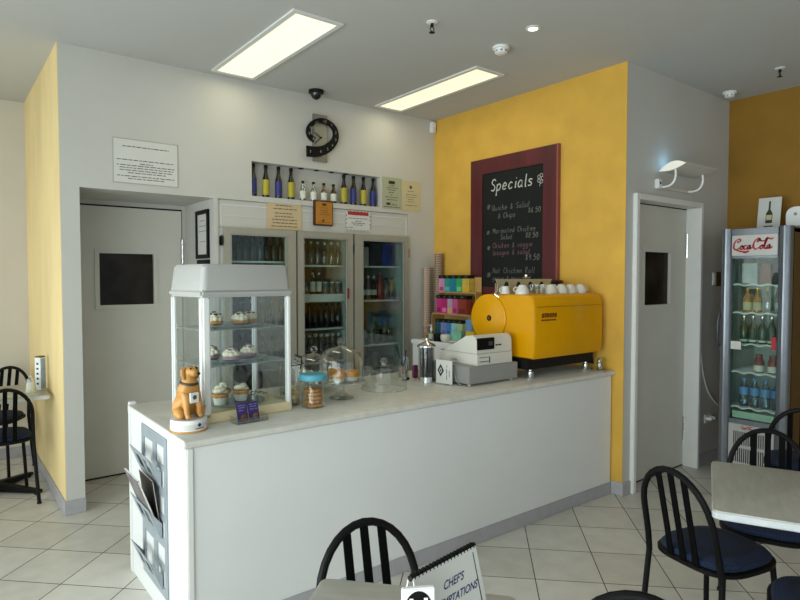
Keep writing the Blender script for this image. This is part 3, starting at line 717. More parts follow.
def detector(label, x, y, s=1.0):
    t = thing('smoke_detector', label, 'detector', (x,y,H))
    g = G(); g.lathe([(0.055*s,-0.0005),(0.055*s,-0.014*s),(0.048*s,-0.018*s)], n=24); part('base', g, M_white_pl, t)
    g = G(); g.lathe([(0.042*s,-0.016*s),(0.040*s,-0.040*s),(0.024*s,-0.048*s)], n=24); part('sensor_head', g, M_white_pl, t)
    g = G()
    for k in range(8):
        a = k*math.pi/4; g.box((-0.008*s,0.040*s,-0.036*s),(0.008*s,0.0425*s,-0.026*s), mtx=Matrix.Rotation(a,4,'Z'))
    part('vents', g, M_grey, t, 0)
detector('white smoke detector on the ceiling right of the second light panel', 2.952,2.73,1.0)
detector('white smoke detector at the ceiling corner over the tall drinks cooler', 5.12,2.25,0.95)
def sprinkler(label, x, y):
    t = thing('fire_sprinkler', label, 'sprinkler', (x,y,H))
    g = G(); g.lathe([(0.034,-0.0005),(0.034,-0.004),(0.016,-0.010)], n=18); part('rose', g, M_white_pl, t)
    g = G(); g.cyl((0,0,-0.008),(0,0,-0.03),0.010,n=10)
    for sx in (-1,1): g.tube([(0.008*sx,0,-0.028),(0.015*sx,0,-0.042),(0.003*sx,0,-0.058)],0.003,6)
    g.lathe([(0.004,-0.055),(0.018,-0.060),(0.018,-0.062)], n=14); part('head', g, M_blackm, t)
sprinkler('dark ceiling sprinkler between the two light panels', 2.347,2.715)
sprinkler('dark ceiling sprinkler near the far right yellow wall', 4.818,1.776)
t = thing('dome_camera', 'black dome security camera on the ceiling above the clock', 'camera', (2.46,4.26,H))
g = G(); g.lathe([(0.060,-0.0005),(0.060,-0.022),(0.050,-0.026)], n=24); part('housing', g, M_blackm, t)
g = G(); g.lathe([(0.046,-0.024),(0.042,-0.045),(0.030,-0.062),(0.012,-0.072),(0.001,-0.074)], n=24); part('dome', g, mat('smoked_dome','1c1c1c',0.12), t)
t = thing('motion_sensor', 'white motion sensor in the top corner beside yellow wall', 'sensor', (3.795,YB,2.985))
g = G(); g.box((-0.028,-0.045,-0.055),(0.028,-0.001,0.045),0.008); part('body', g, M_white_pl, t)
g = G(); g.box((-0.018,-0.049,-0.040),(0.018,-0.044,-0.005),0.003); part('lens', g, M_paper, t)

# ------------------------------------------------------------------ specials board
bb = thing('specials_board', 'red wood framed blackboard reading Specials on the yellow wall', 'blackboard', (XY,3.868,1.33))
# local: u runs toward the viewer (-Y), v up
ux = (0,-1,0); uz = (0,0,1); W_, H_ = 0.945, 1.25
g = G(); g.plate(rect(0.02,0.02,W_-0.02,H_-0.02), [], (-0.012,0,0), ux, uz, 0.010); part('board', g, M_board, bb, 0)
fw = 0.142
for nm,pol in (('stile',[(0,0),(fw,0),(fw,H_-fw*0.92),(0,H_)]),('stile',[(W_-fw,0),(W_,0),(W_,H_),(W_-fw,H_-fw*0.92)]),('rail',[(0,H_),(fw,H_-fw*0.92),(W_-fw,H_-fw*0.92),(W_,H_)]),('rail',[(fw,0),(W_-fw,0),(W_-fw,fw),(fw,fw)])):
    g = G(); g.plate(pol, [], (-0.001,0,0), ux, uz, 0.030); part(nm, g, M_wine, bb, 0)
g = G(); g.box((-0.034,-W_-0.002,0),(-0.001,-W_+0.012,H_)); part('edge_bead', g, mat('pale_red_edge','8a4a40',0.4), bb, 0)
def chalk(lines, m, name, hw):
    g = G()
    for txt,u,v,sz in lines: write(g, txt, (-0.0225,-u,v), ux, uz, sz, hw, 1.2)
    part(name, g, m, bb, 0)
chalk([('Specials',0.232,0.962,0.0545)], M_chalk, 'chalk_heading', 0.0052)
chalk([('*',0.185,0.80,0.045),('*',0.185,0.585,0.036),('*',0.19,0.45,0.040),('*',0.19,0.215,0.045),('$6.50',0.645,0.745,0.024),('$8.50',0.62,0.545,0.024),('$9.50',0.62,0.365,0.027),('$7.50',0.59,0.12,0.024)], M_chalkd, 'chalk_prices', 0.0032)
chalk([('Quiche & Salad',0.25,0.795,0.026),('& Chips',0.32,0.725,0.025),('Marinated Chicken',0.26,0.60,0.024),('Salad',0.35,0.545,0.024),('Hot Chicken Roll',0.26,0.26,0.026),('gravy & mayo and',0.26,0.20,0.022),('Chips',0.29,0.125,0.026)], M_chalkd, 'chalk_menu', 0.0024)
chalk([('Chicken & veggie',0.26,0.475,0.024),('lasagne & salad',0.26,0.415,0.024)], M_chalkp, 'chalk_menu', 0.0024)
g = G()
for k in range(5):
    a = k*2*math.pi/5; write_o = (-0.0225, -(0.772+0.020*math.cos(a)), 1.005+0.026*math.sin(a))
    ribbon(g, [(write_o[0], write_o[1]+0.014*math.cos(t*math.pi/4), write_o[2]+0.014*math.sin(t*math.pi/4)) for t in range(9)], 0.0025, (-1,0,0))
ribbon(g, [(-0.0225,-0.772,0.98),(-0.0225,-0.762,0.945)], 0.002, (-1,0,0)); part('chalk_flower', g, M_chalk, bb, 0)

# ------------------------------------------------------------------ cake display case
cs = thing('cake_display_case', 'white countertop cake display case with three glass shelves', 'display case', (0.945,2.652,CT), R(4.4))
cw, cdp = 0.462, 0.362; zt = 0.575
g = G(); g.box((0,0,0),(cw,cdp,0.045),0.004); part('base', g, M_cream_pl, cs)
for x,y in ((0,0),(cw-0.028,0),(0,cdp-0.028),(cw-0.028,cdp-0.028)):
    g = G(); wx = 0.042 if (x == 0 and y == 0) else 0.028
    g.box((x,y,0.02),(x+wx,y+wx,zt),0.009); part('post', g, M_white_pl, cs)
g = G(); g.box((-0.006,-0.006,zt-0.004),(cw+0.006,cdp+0.006,zt+0.030),0.010)
def rr(x0,y0,x1,y1,r,z): return [(p[0],p[1],z) for p in rrect(x0,y0,x1,y1,r,5)]
g.loft([rr(-0.003,-0.003,cw+0.003,cdp+0.003,0.03,zt+0.028), rr(0.008,0.008,cw-0.008,cdp-0.008,0.03,zt+0.134), rr(0.018,0.018,cw-0.018,cdp-0.018,0.03,zt+0.147)])
part('canopy', g, mat('grey_white_canopy','a9a8a3',0.45,var=0.015), cs)
for nm,a,b in (('front_glass',(0.040,0.008,0.045),(cw-0.026,0.012,zt)),('side_glass',(0.008,0.034,0.045),(0.012,cdp-0.026,zt)),('side_glass',(cw-0.012,0.026,0.045),(cw-0.008,cdp-0.026,zt)),('rear_glass',(0.026,cdp-0.012,0.045),(cw-0.026,cdp-0.008,zt))):
    g = G(); g.box(a, b); part(nm, g, M_cglass, cs, 0)
for z in (0.252, 0.418):
    g = G(); g.box((0.014,0.014,z),(cw-0.014,cdp-0.014,z+0.004)); part('shelf', g, M_shelfgl, cs, 0)
    g = G()
    for x in (0.02,cw-0.02): g.cyl((x,cdp-0.03,z-0.01),(x,cdp-0.03,z+0.008),0.004,n=8)
    part('shelf_clip', g, M_chrome, cs)
CM = Matrix.Translation((0.945,2.652,CT)) @ Matrix.Rotation(R(4.4),4,'Z')
def cpos(x, y, z): return tuple(CM @ Vector((x,y,z)))
trays = []
for k,(z,n) in enumerate(((0.0455,'bottom'),(0.2565,'middle'),(0.4225,'top'))):
    g = G(); g.lathe([(0.05,0),(0.150,0.004),(0.157,0.010),(0.153,0.012),(0.05,0.006)], n=40)
    o = part('cake_plate', g, M_shelfgl); o.location = cpos(cw/2,cdp/2,z); tag(o, f'round glass cake plate on the {n} shelf of display case', 'plate', 'glass plates in the display case')
def cream_bun(label, x, y, z, kind):
    t = thing('cream_cake', label, 'cake', cpos(x,y,z), rnd.uniform(0,3), 'cakes in the display case')
    if kind == 'cup':
        g = G(); g.lathe([(0.026,0),(0.036,0.035)], n=24); part('paper_case', g, M_case, t)
        g = G(); g.lathe([(0.036,0.034),(0.042,0.044),(0.040,0.052)], n=24); part('sponge', g, M_cake, t)
        g = G()
        for q in range(9):
            a = q*0.7; r_ = 0.022*(1-q/16); g.ball((r_*math.cos(a),r_*math.sin(a),0.056+0.002*q),(0.019,0.019,0.013),10,6)
        part('topping', g, M_cream2, t)
    else:
        low, top = (M_cake,M_choc) if kind == 'choc' else (M_berry,M_berry)
        g = G(); g.lathe([(0.029,0),(0.040,0.005),(0.041,0.013),(0.034,0.019)], n=20); part('lower_bun', g, low, t)
        g = G()
        for q in range(9):
            a = q*0.70; g.ball((0.025*math.cos(a),0.025*math.sin(a),0.028+0.003*(q%2)),(0.017,0.017,0.014),10,7)
        for q in range(6):
            a = q*1.05+0.3; g.ball((0.014*math.cos(a),0.014*math.sin(a),0.043),(0.015,0.015,0.012),10,7)
        g.ball((0,0,0.050),(0.014,0.014,0.011),10,7); part('cream', g, M_cream2, t)
        g = G()
        for q,(dx,dy) in enumerate(((0.002,0.004),(0.020,0.006),(-0.014,0.016),(0.006,-0.020),(-0.020,-0.008))): g.ball((dx,dy,(0.060,0.051,0.051,0.050,0.050)[q]),(0.012,0.010,0.0055),10,6)
        part('top_pieces', g, top, t)
TZ = {'top':0.4345,'mid':0.2685,'bot':0.0575}
cream_bun('chocolate-topped cream cake at the left of the top shelf', 0.135,0.16,TZ['top'],'choc')
cream_bun('chocolate-topped cream cake in the middle of the top shelf', 0.255,0.14,TZ['top'],'choc')
cream_bun('chocolate-topped cream cake at the right of the top shelf', 0.330,0.19,TZ['top'],'choc')
cream_bun('purple cream pastry at the left rear of middle shelf', 0.135,0.20,TZ['mid'],'berry')
cream_bun('purple cream pastry at the front of the middle shelf', 0.180,0.085,TZ['mid'],'berry')
cream_bun('purple cream pastry at the right of the middle shelf', 0.305,0.15,TZ['mid'],'berry')
cream_bun('cream-topped cupcake at front left of the bottom shelf', 0.135,0.115,TZ['bot'],'cup')
cream_bun('cream-topped cupcake at rear left of the bottom shelf', 0.195,0.215,TZ['bot'],'cup')
cream_bun('cream-topped cupcake in the middle of the bottom shelf', 0.255,0.135,TZ['bot'],'cup')
t = thing('serving_tongs', 'chrome serving tongs lying on the bottom shelf of the case', 'tongs', cpos(0.32,0.14,0.058), R(35))
for s in (-1,1):
    g = G(); g.tube([(0.0,0.0,0.03),(0.05,0.012*s,0.028),(0.085,0.018*s,0.012)],0.004,6); g.ball((0.09,0.018*s,0.010),(0.016,0.010,0.0055),10,6); part('arm', g, M_chrome, t)
g = G(); g.ball((0,0,0.026),(0.014,0.014,0.012)); g.cyl((0,0,0.0),(0,0,0.02),0.006); part('pivot', g, M_chrome, t)

# ------------------------------------------------------------------ labrador collection box
dg = thing('dog_collection_box', 'golden dog charity box on a round white base at the counter end', 'collection box', (0.868,2.615,CT), R(-75))
g = G(); g.lathe([(0.080,0),(0.080,0.004),(0.075,0.008)], n=32); part('foot_ring', g, M_dog, dg)
g = G(); g.lathe([(0.076,0.007),(0.077,0.010),(0.076,0.052)], n=32); part('base', g, M_white_pl, dg)
g = G(); g.lathe([(0.0775,0.012),(0.0775,0.036)], n=32, cap0=False, cap1=False); part('base_band', g, M_paper, dg)
g = G(); g.lathe([(0.0079,0.0)]+[(0.0079,0.001)], (0.0781,0,0.032), 10, 'x'); g.box((0.0776,-0.02,0.016),(0.0786,0.02,0.019)); part('badge', g, M_inkn, dg)
# sitting dog: skinned skeleton, faces +X
def skin(name, verts, edges, radii, m, parent, root=0, sub=2):
    me = bpy.data.meshes.new(name); me.from_pydata(verts, edges, []); me.materials.append(m)
    o = bpy.data.objects.new(name, me); C.objects.link(o)
    md = o.modifiers.new('skin','SKIN'); md.use_smooth_shade = True
    for i,r_ in enumerate(radii):
        sv = me.skin_vertices[0].data[i]; sv.radius = (r_,r_) if not isinstance(r_, tuple) else r_; sv.use_root = (i == root)
    s_ = o.modifiers.new('sub','SUBSURF'); s_.levels = sub; s_.render_levels = sub
    bpy.context.view_layer.update()
    d = bpy.context.evaluated_depsgraph_get(); m2 = bpy.data.meshes.new_from_object(o.evaluated_get(d)); m2.name = name
    o.modifiers.clear(); o.data = m2
    for p in m2.polygons: p.use_smooth = True
    if parent: o.parent = parent
    return o
V = [(-0.025,0,0.085),(-0.008,0,0.145),(0.006,0,0.190),(0.010,0,0.225),(0.014,0,0.262),(0.046,0,0.252),(0.060,0,0.248)]
Ed = [(0,1),(1,2),(2,3),(3,4),(4,5),(5,6)]; Rd = [0.046,0.042,0.036,0.025,0.033,0.019,0.015]
for s in (-1,1):
    k = len(V)
    V += [(0.012,0.028*s,0.170),(0.030,0.030*s,0.115),(0.036,0.030*s,0.066),(0.054,0.030*s,0.060)]; Ed += [(2,k),(k,k+1),(k+1,k+2),(k+2,k+3)]; Rd += [0.022,0.016,0.0125,0.012]
    k = len(V)
    V += [(-0.020,0.044*s,0.082),(0.014,0.052*s,0.078),(0.030,0.054*s,0.062)]; Ed += [(0,k),(k,k+1),(k+1,k+2)]; Rd += [0.030,0.022,0.012]
dogb = skin('body', V, Ed, Rd, M_dog, dg)
for s in (-1,1):
    g = G(); g.tube([(0.010,0.021*s,0.272),(0.008,0.031*s,0.264),(0.012,0.035*s,0.242),(0.020,0.032*s,0.222)],[0.008,0.011,0.011,0.004],8,flat=None); part('ear', g, mat('dog_ear','a87634',0.5), dg)
    g = G(); g.ball((0.040,0.014*s,0.271),0.0042,8,6); part('eye', g, M_black, dg)
g = G(); g.ball((0.077,0,0.252),(0.006,0.008,0.006),8,6); part('nose', g, M_black, dg)
g = G(); g.tube([(0.034*math.cos(a)+0.006,0.034*math.sin(a),0.206-0.006*math.cos(a)) for a in [2*math.pi*k/20 for k in range(20)]],0.006,6,closed=True); part('collar', g, mat('dark_collar','3a3024',0.5), dg)
g = G(); g.box((0.036,-0.021,0.122),(0.046,0.021,0.166),0.002); part('chest_label', g, M_white_pl, dg)
g = G(); g.lathe([(0.010,0),(0.010,0.001)], (0.0462,0,0.146), 14, 'x'); part('chest_print', g, M_ink, dg)
g = G(); g.box((0.0,0.052,0.008),(0.020,0.074,0.030),0.004); part('coin_lock', g, M_blackm, dg)

# ------------------------------------------------------------------ small items along the counter
t = thing('card_holder', 'small clear holder with purple chocolate cards in front of the case', 'card holder', (1.062,2.552,CT), R(3))
g = G(); g.box((0.0,0.0,0.0),(0.155,0.075,0.003)); g.box((0,0.0,0.003),(0.155,0.003,0.025)); g.box((0,0.003,0.003),(0.003,0.075,0.03)); g.box((0.152,0.003,0.003),(0.155,0.075,0.03)); part('tray', g, M_dome, t, 0)
rx = Matrix.Translation((0.02,0.030,0.006)) @ Matrix.Rotation(R(-18),4,'X')
g = G(); g.box((0,0,0),(0.052,0.004,0.085),mtx=rx); g.box((0.056,0,0),(0.108,0.004,0.085),mtx=rx); part('card', g, mat('purple_card','33265e',0.4,var=0.2), t, 0)
g = G(); rx2 = Matrix.Translation((0.02,0.024,0.006)) @ Matrix.Rotation(R(-18),4,'X')
for x in (0.024,0.084): g.ball((x+0.02,0.022,0.026),(0.018,0.004,0.014),10,6)
part('card_picture', g, M_choc, t)
g = G()
for k in range(2): dashes(g, tuple(rx @ Vector((0.056*k,-0.0006,0))), (1,0,0), (0,0.309,0.951), [(0.072,0.008,0.045),(0.062,0.01,0.04),(0.05,0.008,0.044)], 0.0016, k)
part('card_print', g, mat('lilac_print','8a80b8',0.6), t, 0)

def jar(name, label, loc, r, h, lidm, lidh, glassm=M_dome, waist=True):
    t = thing(name, label, 'jar', loc)
    g = G(); rw = r*0.86 if waist else r
    g.lathe([(r*0.9,0),(r,0.006),(r*1.0,h*0.30),(rw,h*0.62),(r*0.96,h*0.92),(r*0.96,h)], n=32, cap1=False); part('glass', g, glassm, t)
    if lidm:
        g = G(); g.lathe([(r*1.12,h-0.004),(r*1.16,h+0.004),(r*1.16,h+lidh*0.8),(r*1.06,h+lidh),(0.001,h+lidh)], n=32); part('lid', g, lidm, t)
    return t
JL = (1.528,2.690,CT)
jar('cookie_jar', 'glass biscuit jar with a teal plastic lid at the front', JL, 0.062, 0.145, M_teal, 0.026)
for k in range(5):
    g = G(); rr_ = 0.043
    g.lathe([(rr_*0.8,0),(rr_,0.005),(rr_*1.02,0.010),(rr_*0.9,0.016),(rr_*0.5,0.0185)], n=20)
    o = part('biscuit', g, M_pastry); o.location = (JL[0]+0.006*math.cos(2.3*k), JL[1]+0.006*math.sin(2.3*k), CT+0.001+0.0195*k)
    tag(o, f'golden biscuit in the teal-lidded jar, {("bottom one","second from bottom","middle one","second from top","topmost")[k]} of its stack', 'biscuit', 'biscuits in the teal-lidded jar')
J2 = (1.470,2.818,CT)
t = jar('clip_top_jar', 'tall clear clip-top jar of pale biscuits beside the display case', J2, 0.060, 0.215, None, 0, waist=False)
g = G(); g.lathe([(0.058,0.217),(0.061,0.221),(0.061,0.235),(0.03,0.247),(0.001,0.249)], n=32); part('glass_lid', g, M_dome, t)
g = G(); g.tube([(0.0625*math.cos(2*math.pi*k/24),0.0625*math.sin(2*math.pi*k/24),0.212) for k in range(24)],0.0022,6,closed=True)
g.tube([(0.02,-0.062,0.19),(0.025,-0.066,0.225),(0.03,-0.055,0.250),(0.005,-0.03,0.262)],0.0035,6); part('wire_clip', g, M_blackm, t)
for k in range(8):
    g = G(); a = k*2.4; g.lathe([(0.018,0),(0.0235,0.006),(0.0225,0.018),(0.013,0.024)], n=14)
    o = part('biscuit', g, M_cookie); o.location = (J2[0]+0.0275*math.cos(a),J2[1]+0.0275*math.sin(a),CT+0.004+0.0255*(k//2)); o.rotation_euler = (0,0,a)
    tag(o, 'pale round biscuit heaped in the tall clip-top jar', 'biscuit', 'pale biscuits in the clip-top jar')
def dome_cover(label, loc, r, h, flat=False, name='glass_dome'):
    t = thing(name, label, 'glass cover', loc)
    if flat: pr = [(r,0),(r,h*0.88),(r*0.93,h*0.97),(r*0.6,h*1.02),(0.02,h*1.06)]
    else: pr = [(r,0),(r,h*0.50),(r*0.97,h*0.68),(r*0.86,h*0.86),(r*0.66,h*0.96),(r*0.35,h*1.02),(0.02,h*1.06)]
    g = G(); g.lathe(pr, n=40, cap0=False, cap1=False); part('dome', g, M_dome, t)
    g = G(); g.tube([(r*math.cos(2*math.pi*k/40),r*math.sin(2*math.pi*k/40),0.002) for k in range(40)],0.0022,6,closed=True); part('rim', g, M_dome, t)
    g = G(); g.lathe([(0.026,h*1.03),(0.014,h*1.06),(0.010,h*1.06+0.008)], n=16); g.ball((0,0,h*1.06+0.024),0.021,16,10); part('knob', g, M_dome, t)
    return t
SX, SY = 1.760, 2.790
t = thing('cake_stand', 'clear glass pedestal cake stand holding golden tarts', 'cake stand', (SX,SY,CT))
g = G(); g.lathe([(0.066,0),(0.068,0.004),(0.040,0.016),(0.020,0.040),(0.018,0.064),(0.030,0.082)], n=32); part('pedestal', g, M_dome, t)
g = G(); g.lathe([(0.03,0.082),(0.128,0.088),(0.134,0.094),(0.130,0.096),(0.03,0.090)], n=40); part('plate', g, M_shelfgl, t)
dome_cover('tall clear glass dome over the tarts on the pedestal stand', (SX,SY,CT+0.0975), 0.122, 0.178)
for k,(dx,dy,lb) in enumerate(((-0.05,-0.035,'left front'),(0.045,-0.03,'right front'),(0.0,0.060,'rear'))):
    t = thing('tart', f'golden baked tart under the glass dome, {lb} of three', 'tart', (SX+dx,SY+dy,CT+0.0975), k, 'tarts on the pedestal stand')
    g = G(); g.lathe([(0.032,0),(0.043,0.024)], n=24); part('paper_case', g, M_case, t)
    g = G(); g.lathe([(0.043,0.022),(0.046,0.030),(0.044,0.050),(0.030,0.058),(0.001,0.056)], n=24); part('crust', g, M_pastry, t)
BX, BY = 1.755, 3.080
t = thing('cake_plate', 'low glass plate under the rear dome behind the teal-lidded jar', 'plate', (BX,BY,CT))
g = G(); g.lathe([(0.05,0),(0.06,0.03),(0.14,0.036),(0.144,0.042),(0.06,0.038)], n=40); part('plate', g, M_shelfgl, t)
dome_cover('clear glass dome at the rear left behind the pedestal stand', (BX,BY,CT+0.0425), 0.136, 0.165)
for k,(dx,dy,lb) in enumerate(((-0.06,-0.02,'left'),(0.0,-0.06,'front'),(0.06,0.01,'right'),(-0.005,0.05,'rear'))):
    t = thing('muffin', f'pale muffin under the rear glass dome, {lb} one', 'muffin', (BX+dx,BY+dy,CT+0.0425), k, 'muffins under the rear dome')
    g = G(); g.lathe([(0.022,0),(0.031,0.034)], n=20); part('paper_case', g, M_papert, t)
    g = G(); g.lathe([(0.031,0.033),(0.037,0.042),(0.030,0.058),(0.012,0.066),(0.001,0.067)], n=20); part('top', g, M_cookie, t)
dome_cover('empty low glass cake cover with knob standing on the counter', (2.110,2.870,CT+0.0005), 0.134, 0.132, True, 'cake_cover')

# straw dispenser, menu stand, jug and pens
t = thing('straw_dispenser', 'glass straw dispenser with chrome lid full of black straws', 'dispenser', (2.465,2.898,CT))
g = G(); g.lathe([(0.052,0),(0.052,0.035)], n=28); part('base', g, M_chrome, t)
g = G(); g.lathe([(0.051,0.034),(0.051,0.225)], n=28, cap0=False, cap1=False); part('glass', g, M_dome, t)
g = G(); g.lathe([(0.060,0.224),(0.060,0.230),(0.046,0.242),(0.020,0.254),(0.006,0.264),(0.006,0.278),(0.001,0.280)], n=28); part('lid', g, M_chrome, t)
g = G()
for k in range(34):
    a = k*2.4; r_ = 0.044*math.sqrt((k+0.5)/34); g.tube([(r_*math.cos(a),r_*math.sin(a),0.036),(r_*math.cos(a),r_*math.sin(a),0.20+0.012*(k%3))],0.0045,5)
o = part('straws', g, M_inkd, t); o['kind'] = 'stuff'
t = thing('menu_holder', 'clear upright stand with white card and black diamond emblem', 'menu stand', (2.484,2.826,CT))
n_ = Vector((0.03,-0.19,0)).normalized(); sd = Vector((n_.y,-n_.x,0))
g = G(); g.plate(rect(0,0.004,0.128,0.150), [], (0,0,0), n_, (0,0,1), 0.003); part('card', g, M_paper, t, 0)
g = G(); g.plate(rect(-0.002,0,0.130,0.153), [], tuple(sd*-0.0030), n_, (0,0,1), 0.0015); g.box((-0.025,-0.115,0),(0.03,-0.012,0.0028)); part('holder', g, M_glass, t, 0)
g = G(); o_ = sd*0.0032
g.plate([(0.012,0.085),(0.038,0.045),(0.064,0.085),(0.038,0.125)], [[(0.025,0.085),(0.038,0.065),(0.051,0.085),(0.038,0.105)]], tuple(o_), n_, (0,0,1), 0.0006)
g.plate([(0.031,0.085),(0.038,0.075),(0.045,0.085),(0.038,0.095)], [], tuple(o_), n_, (0,0,1), 0.0006); part('emblem', g, M_inkd, t, 0)
g = G(); dashes(g, tuple(sd*0.0033 + n_*0.086), (0,0,1), tuple(n_*-1), [(0.0,0.03,0.12),(-0.020,0.05,0.10)], 0.0022, 5); part('print', g, M_ink, t, 0)
t = thing('glass_tumbler', 'clear glass tumbler holding pens behind the straw dispenser', 'tumbler', (2.46,3.13,CT))
g = G(); g.lathe([(0.030,0),(0.034,0.003),(0.038,0.13),(0.036,0.13),(0.031,0.008),(0.001,0.006)], n=24, cap1=False); part('glass', g, M_dome, t)
for k,(dx,dy,h,m,lb) in enumerate(((-0.045,0.01,0.205,M_inkd,'tall dark pen leaning left in the glass tumbler'),(0.020,0.0,0.17,M_inkn,'navy pen standing in the glass tumbler'))):
    t = thing('pen', lb, 'pen', (2.46,3.13,CT+0.008))
    g = G(); g.tube([(-dx*0.3,0,0.006),(dx*0.9,dy,h*0.85)],0.0045,8); part('barrel', g, m, t)
    g = G(); g.tube([(dx*0.9,dy,h*0.85),(dx*1.06,dy*1.1,h)],0.005,8); part('cap', g, M_blackm, t)
g = G(); g.box((-0.018,-0.014,0),(0.018,0.014,0.085),0.005); o = part('sugar_packet', g, mat('magenta_packet','6a2a52',0.5,var=0.3)); o.location = (2.50,3.055,CT+0.0005); tag(o, 'dark magenta packet standing beside the pen tumbler', 'packet')
t = thing('marker_pen', 'black marker lying on the counter beside the tumbler', 'pen', (2.39,3.02,CT+0.008), R(20))
g = G(); g.cyl((-0.03,0,0),(0.02,0,0),0.008,n=10); part('barrel', g, M_black, t)
g = G(); g.cyl((0.02,0,0),(0.04,0,0),0.0085,n=10); part('cap', g, M_blackm, t)

# ------------------------------------------------------------------ cash register
rg = thing('cash_register', 'white electronic cash register on a grey cash drawer with black customer display', 'cash register', (2.545,2.595,CT))
g = G(); g.box((0,0,0.014),(0.435,0.40,0.118),0.003); part('drawer_case', g, M_grey, rg)
g = G(); g.box((0.012,0.388,0.024),(0.423,0.406,0.108),0.003); part('drawer_front', g, M_grey, rg)
for x in (0.02,0.395):
    for y in (0.02,0.36): g = G(); g.cyl((x+0.01,y+0.01,0),(x+0.01,y+0.01,0.015),0.010,n=12); part('foot', g, M_cream_pl, rg)
RG = None; regparts = []
prof = [(0.0,0.0),(0.0,0.072),(0.004,0.078),(0.006,0.150),(0.018,0.172),(0.045,0.184),(0.10,0.178),(0.15,0.150),(0.33,0.062),(0.35,0.050),(0.35,0.0)]
g = G(); g.prism(prof, 'x', 0, 0.315)
regparts.append(part('body', g, mat('register_plastic','cfccc0',0.45,var=0.02), RG, 30))
g = G(); g.box((-0.002,-0.001,0.070),(0.317,0.34,0.073)); regparts.append(part('seam', g, M_grey, RG, 0))
g = G(); g.box((0.003,-0.004,0.095),(0.150,0.010,0.168),0.003); regparts.append(part('display', g, M_black, RG))
g = G(); g.box((0.095,-0.0055,0.120),(0.130,-0.004,0.145)); regparts.append(part('digits', g, mat('display_grey','3c4648',0.3), RG, 0))
g = G(); dashes(g, (0.165,0.0035,0.118), (1,0,0), (0,0,1), [(0.0,0,0.055)], 0.005, 3); regparts.append(part('maker_mark', g, M_inkd, RG, 0))
g = G(); g.box((0.02,-0.002,0.020),(0.10,0.002,0.024)); g.box((0.105,-0.002,0.010),(0.112,0.002,0.050)); g.box((0.02,-0.002,0.046),(0.10,0.002,0.049)); regparts.append(part('paper_slot', g, M_blackm, RG, 0))
g = G(); sl = math.atan2(-0.088,0.18)
for i in range(5):
    for j in range(6):
        y = 0.17+0.028*i; z = 0.150-0.088/0.18*(y-0.15)
        g.box((0.03+0.042*j,y,z-0.002),(0.062+0.042*j,y+0.020,z+0.006))
regparts.append(part('keypad', g, M_grey, RG, 0))
for o in regparts: o.parent = rg; o.location = (0.087,0.020,0.1185)
g = G(); pts = catmull([(2.640,2.800,CT+0.135),(2.575,2.780,CT+0.150),(2.536,2.745,CT+0.125),(2.535,2.715,CT+0.07),(2.537,2.690,CT+0.02),(2.535,2.66,CT+0.006)],5)
g.tube([(x-2.545,y-2.595,z-CT) for x,y,z in pts],0.004,6); part('power_cord', g, M_grey, rg)

# ------------------------------------------------------------------ coffee machine
cm = thing('coffee_machine', 'large yellow espresso machine with rounded drum ends on the counter', 'coffee machine', (3.02,2.50,CT))
def mprof(d=0.0):
    pts = [(0.015-d*0,0.135),(0.0,0.16),(-0.004+0,0.30),(0.0,0.46),(0.004,0.500),(0.014,0.530),(0.035,0.5465),(0.07,0.550),(0.30,0.550)]
    cx, cz, r_ = 0.39, 0.385, 0.166
    for k in range(11):
        a = R(95 - k*19.5); pts.append((cx + r_*math.cos(a), cz + r_*math.sin(a)))
    pts += [(0.28,0.19),(0.24,0.135)]
    return pts
P0 = mprof(); cy_, cz_ = 0.24, 0.36
def sc(f): return [((p[0]-cy_)*f+cy_, (p[1]-cz_)*f+cz_) for p in P0]
g = G(); rings = []
for x,f in ((0.0,0.955),(0.008,0.985),(0.022,1.0),(0.35,1.0),(0.738,1.0),(0.752,0.985),(0.760,0.955)): rings.append([(x,p[0],p[1]) for p in sc(f)])
g.loft(rings); part('body', g, M_mach, cm, 40)
for x0,x1 in ((-0.016,0.012),(0.748,0.772)):
    g = G(); g.lathe([(0.150,x0+0.012 if x0 < 0 else x1-0.012),(0.166,x0+0.016 if x0<0 else x1-0.018),(0.166,x0+0.026 if x0<0 else x1-0.022)] if False else [(0.152,x0),(0.162,x0+0.006),(0.162,x1)], (0,0.390,0.385), 40, 'x'); part('drum_cap', g, M_mach, cm)
g = G(); g.lathe([(0.020,-0.019),(0.020,-0.015)], (0,0.372,0.385), 18, 'x'); part('cap_badge', g, M_blackm, cm)
g = G(); g.lathe([(0.010,-0.021),(0.010,-0.018)], (0,0.372,0.385), 14, 'x'); part('badge_centre', g, mat('brown_badge','6a3a1a',0.4), cm)
g = G(); g.box((0.03,-0.007,0.470),(0.735,-0.001,0.4725)); part('panel_seam', g, mat('panel_shadow_gap','8a5c08',0.6), cm, 0)
g = G(); g.box((0.02,0.06,0.06),(0.735,0.42,0.150),0.006); part('base', g, M_blackm, cm)
for x in (0.08,0.685):
    for y in (0.09,0.39): g = G(); g.lathe([(0.022,0),(0.024,0.004),(0.022,0.040),(0.014,0.044),(0.014,0.07)], (x,y,0), 18); part('foot', g, M_chrome, cm)
g = G(); [(g.box((0.078+0.026*k,-0.0057,0.402),(0.084+0.026*k,-0.0045,0.430)), g.box((0.090+0.026*k,-0.0057,0.402),(0.096+0.026*k,-0.0045,0.430)), g.box((0.078+0.026*k,-0.0057,(0.402,0.424,0.413)[k%3]),(0.096+0.026*k,-0.0045,(0.408,0.430,0.419)[k%3]))) for k in range(6)]; dashes(g, (0.075,-0.0045,0.385), (1,0,0), (0,0,1), [(0,0,0.15)], 0.005, 4)
part('maker_lettering', g, mat('maroon_lettering','6a2410',0.5), cm, 0)
g = G(); z0, z1 = 0.5515, 0.655
holes = [ell(0.11+0.125*k,0.05,0.030,0.034) for k in range(4)]
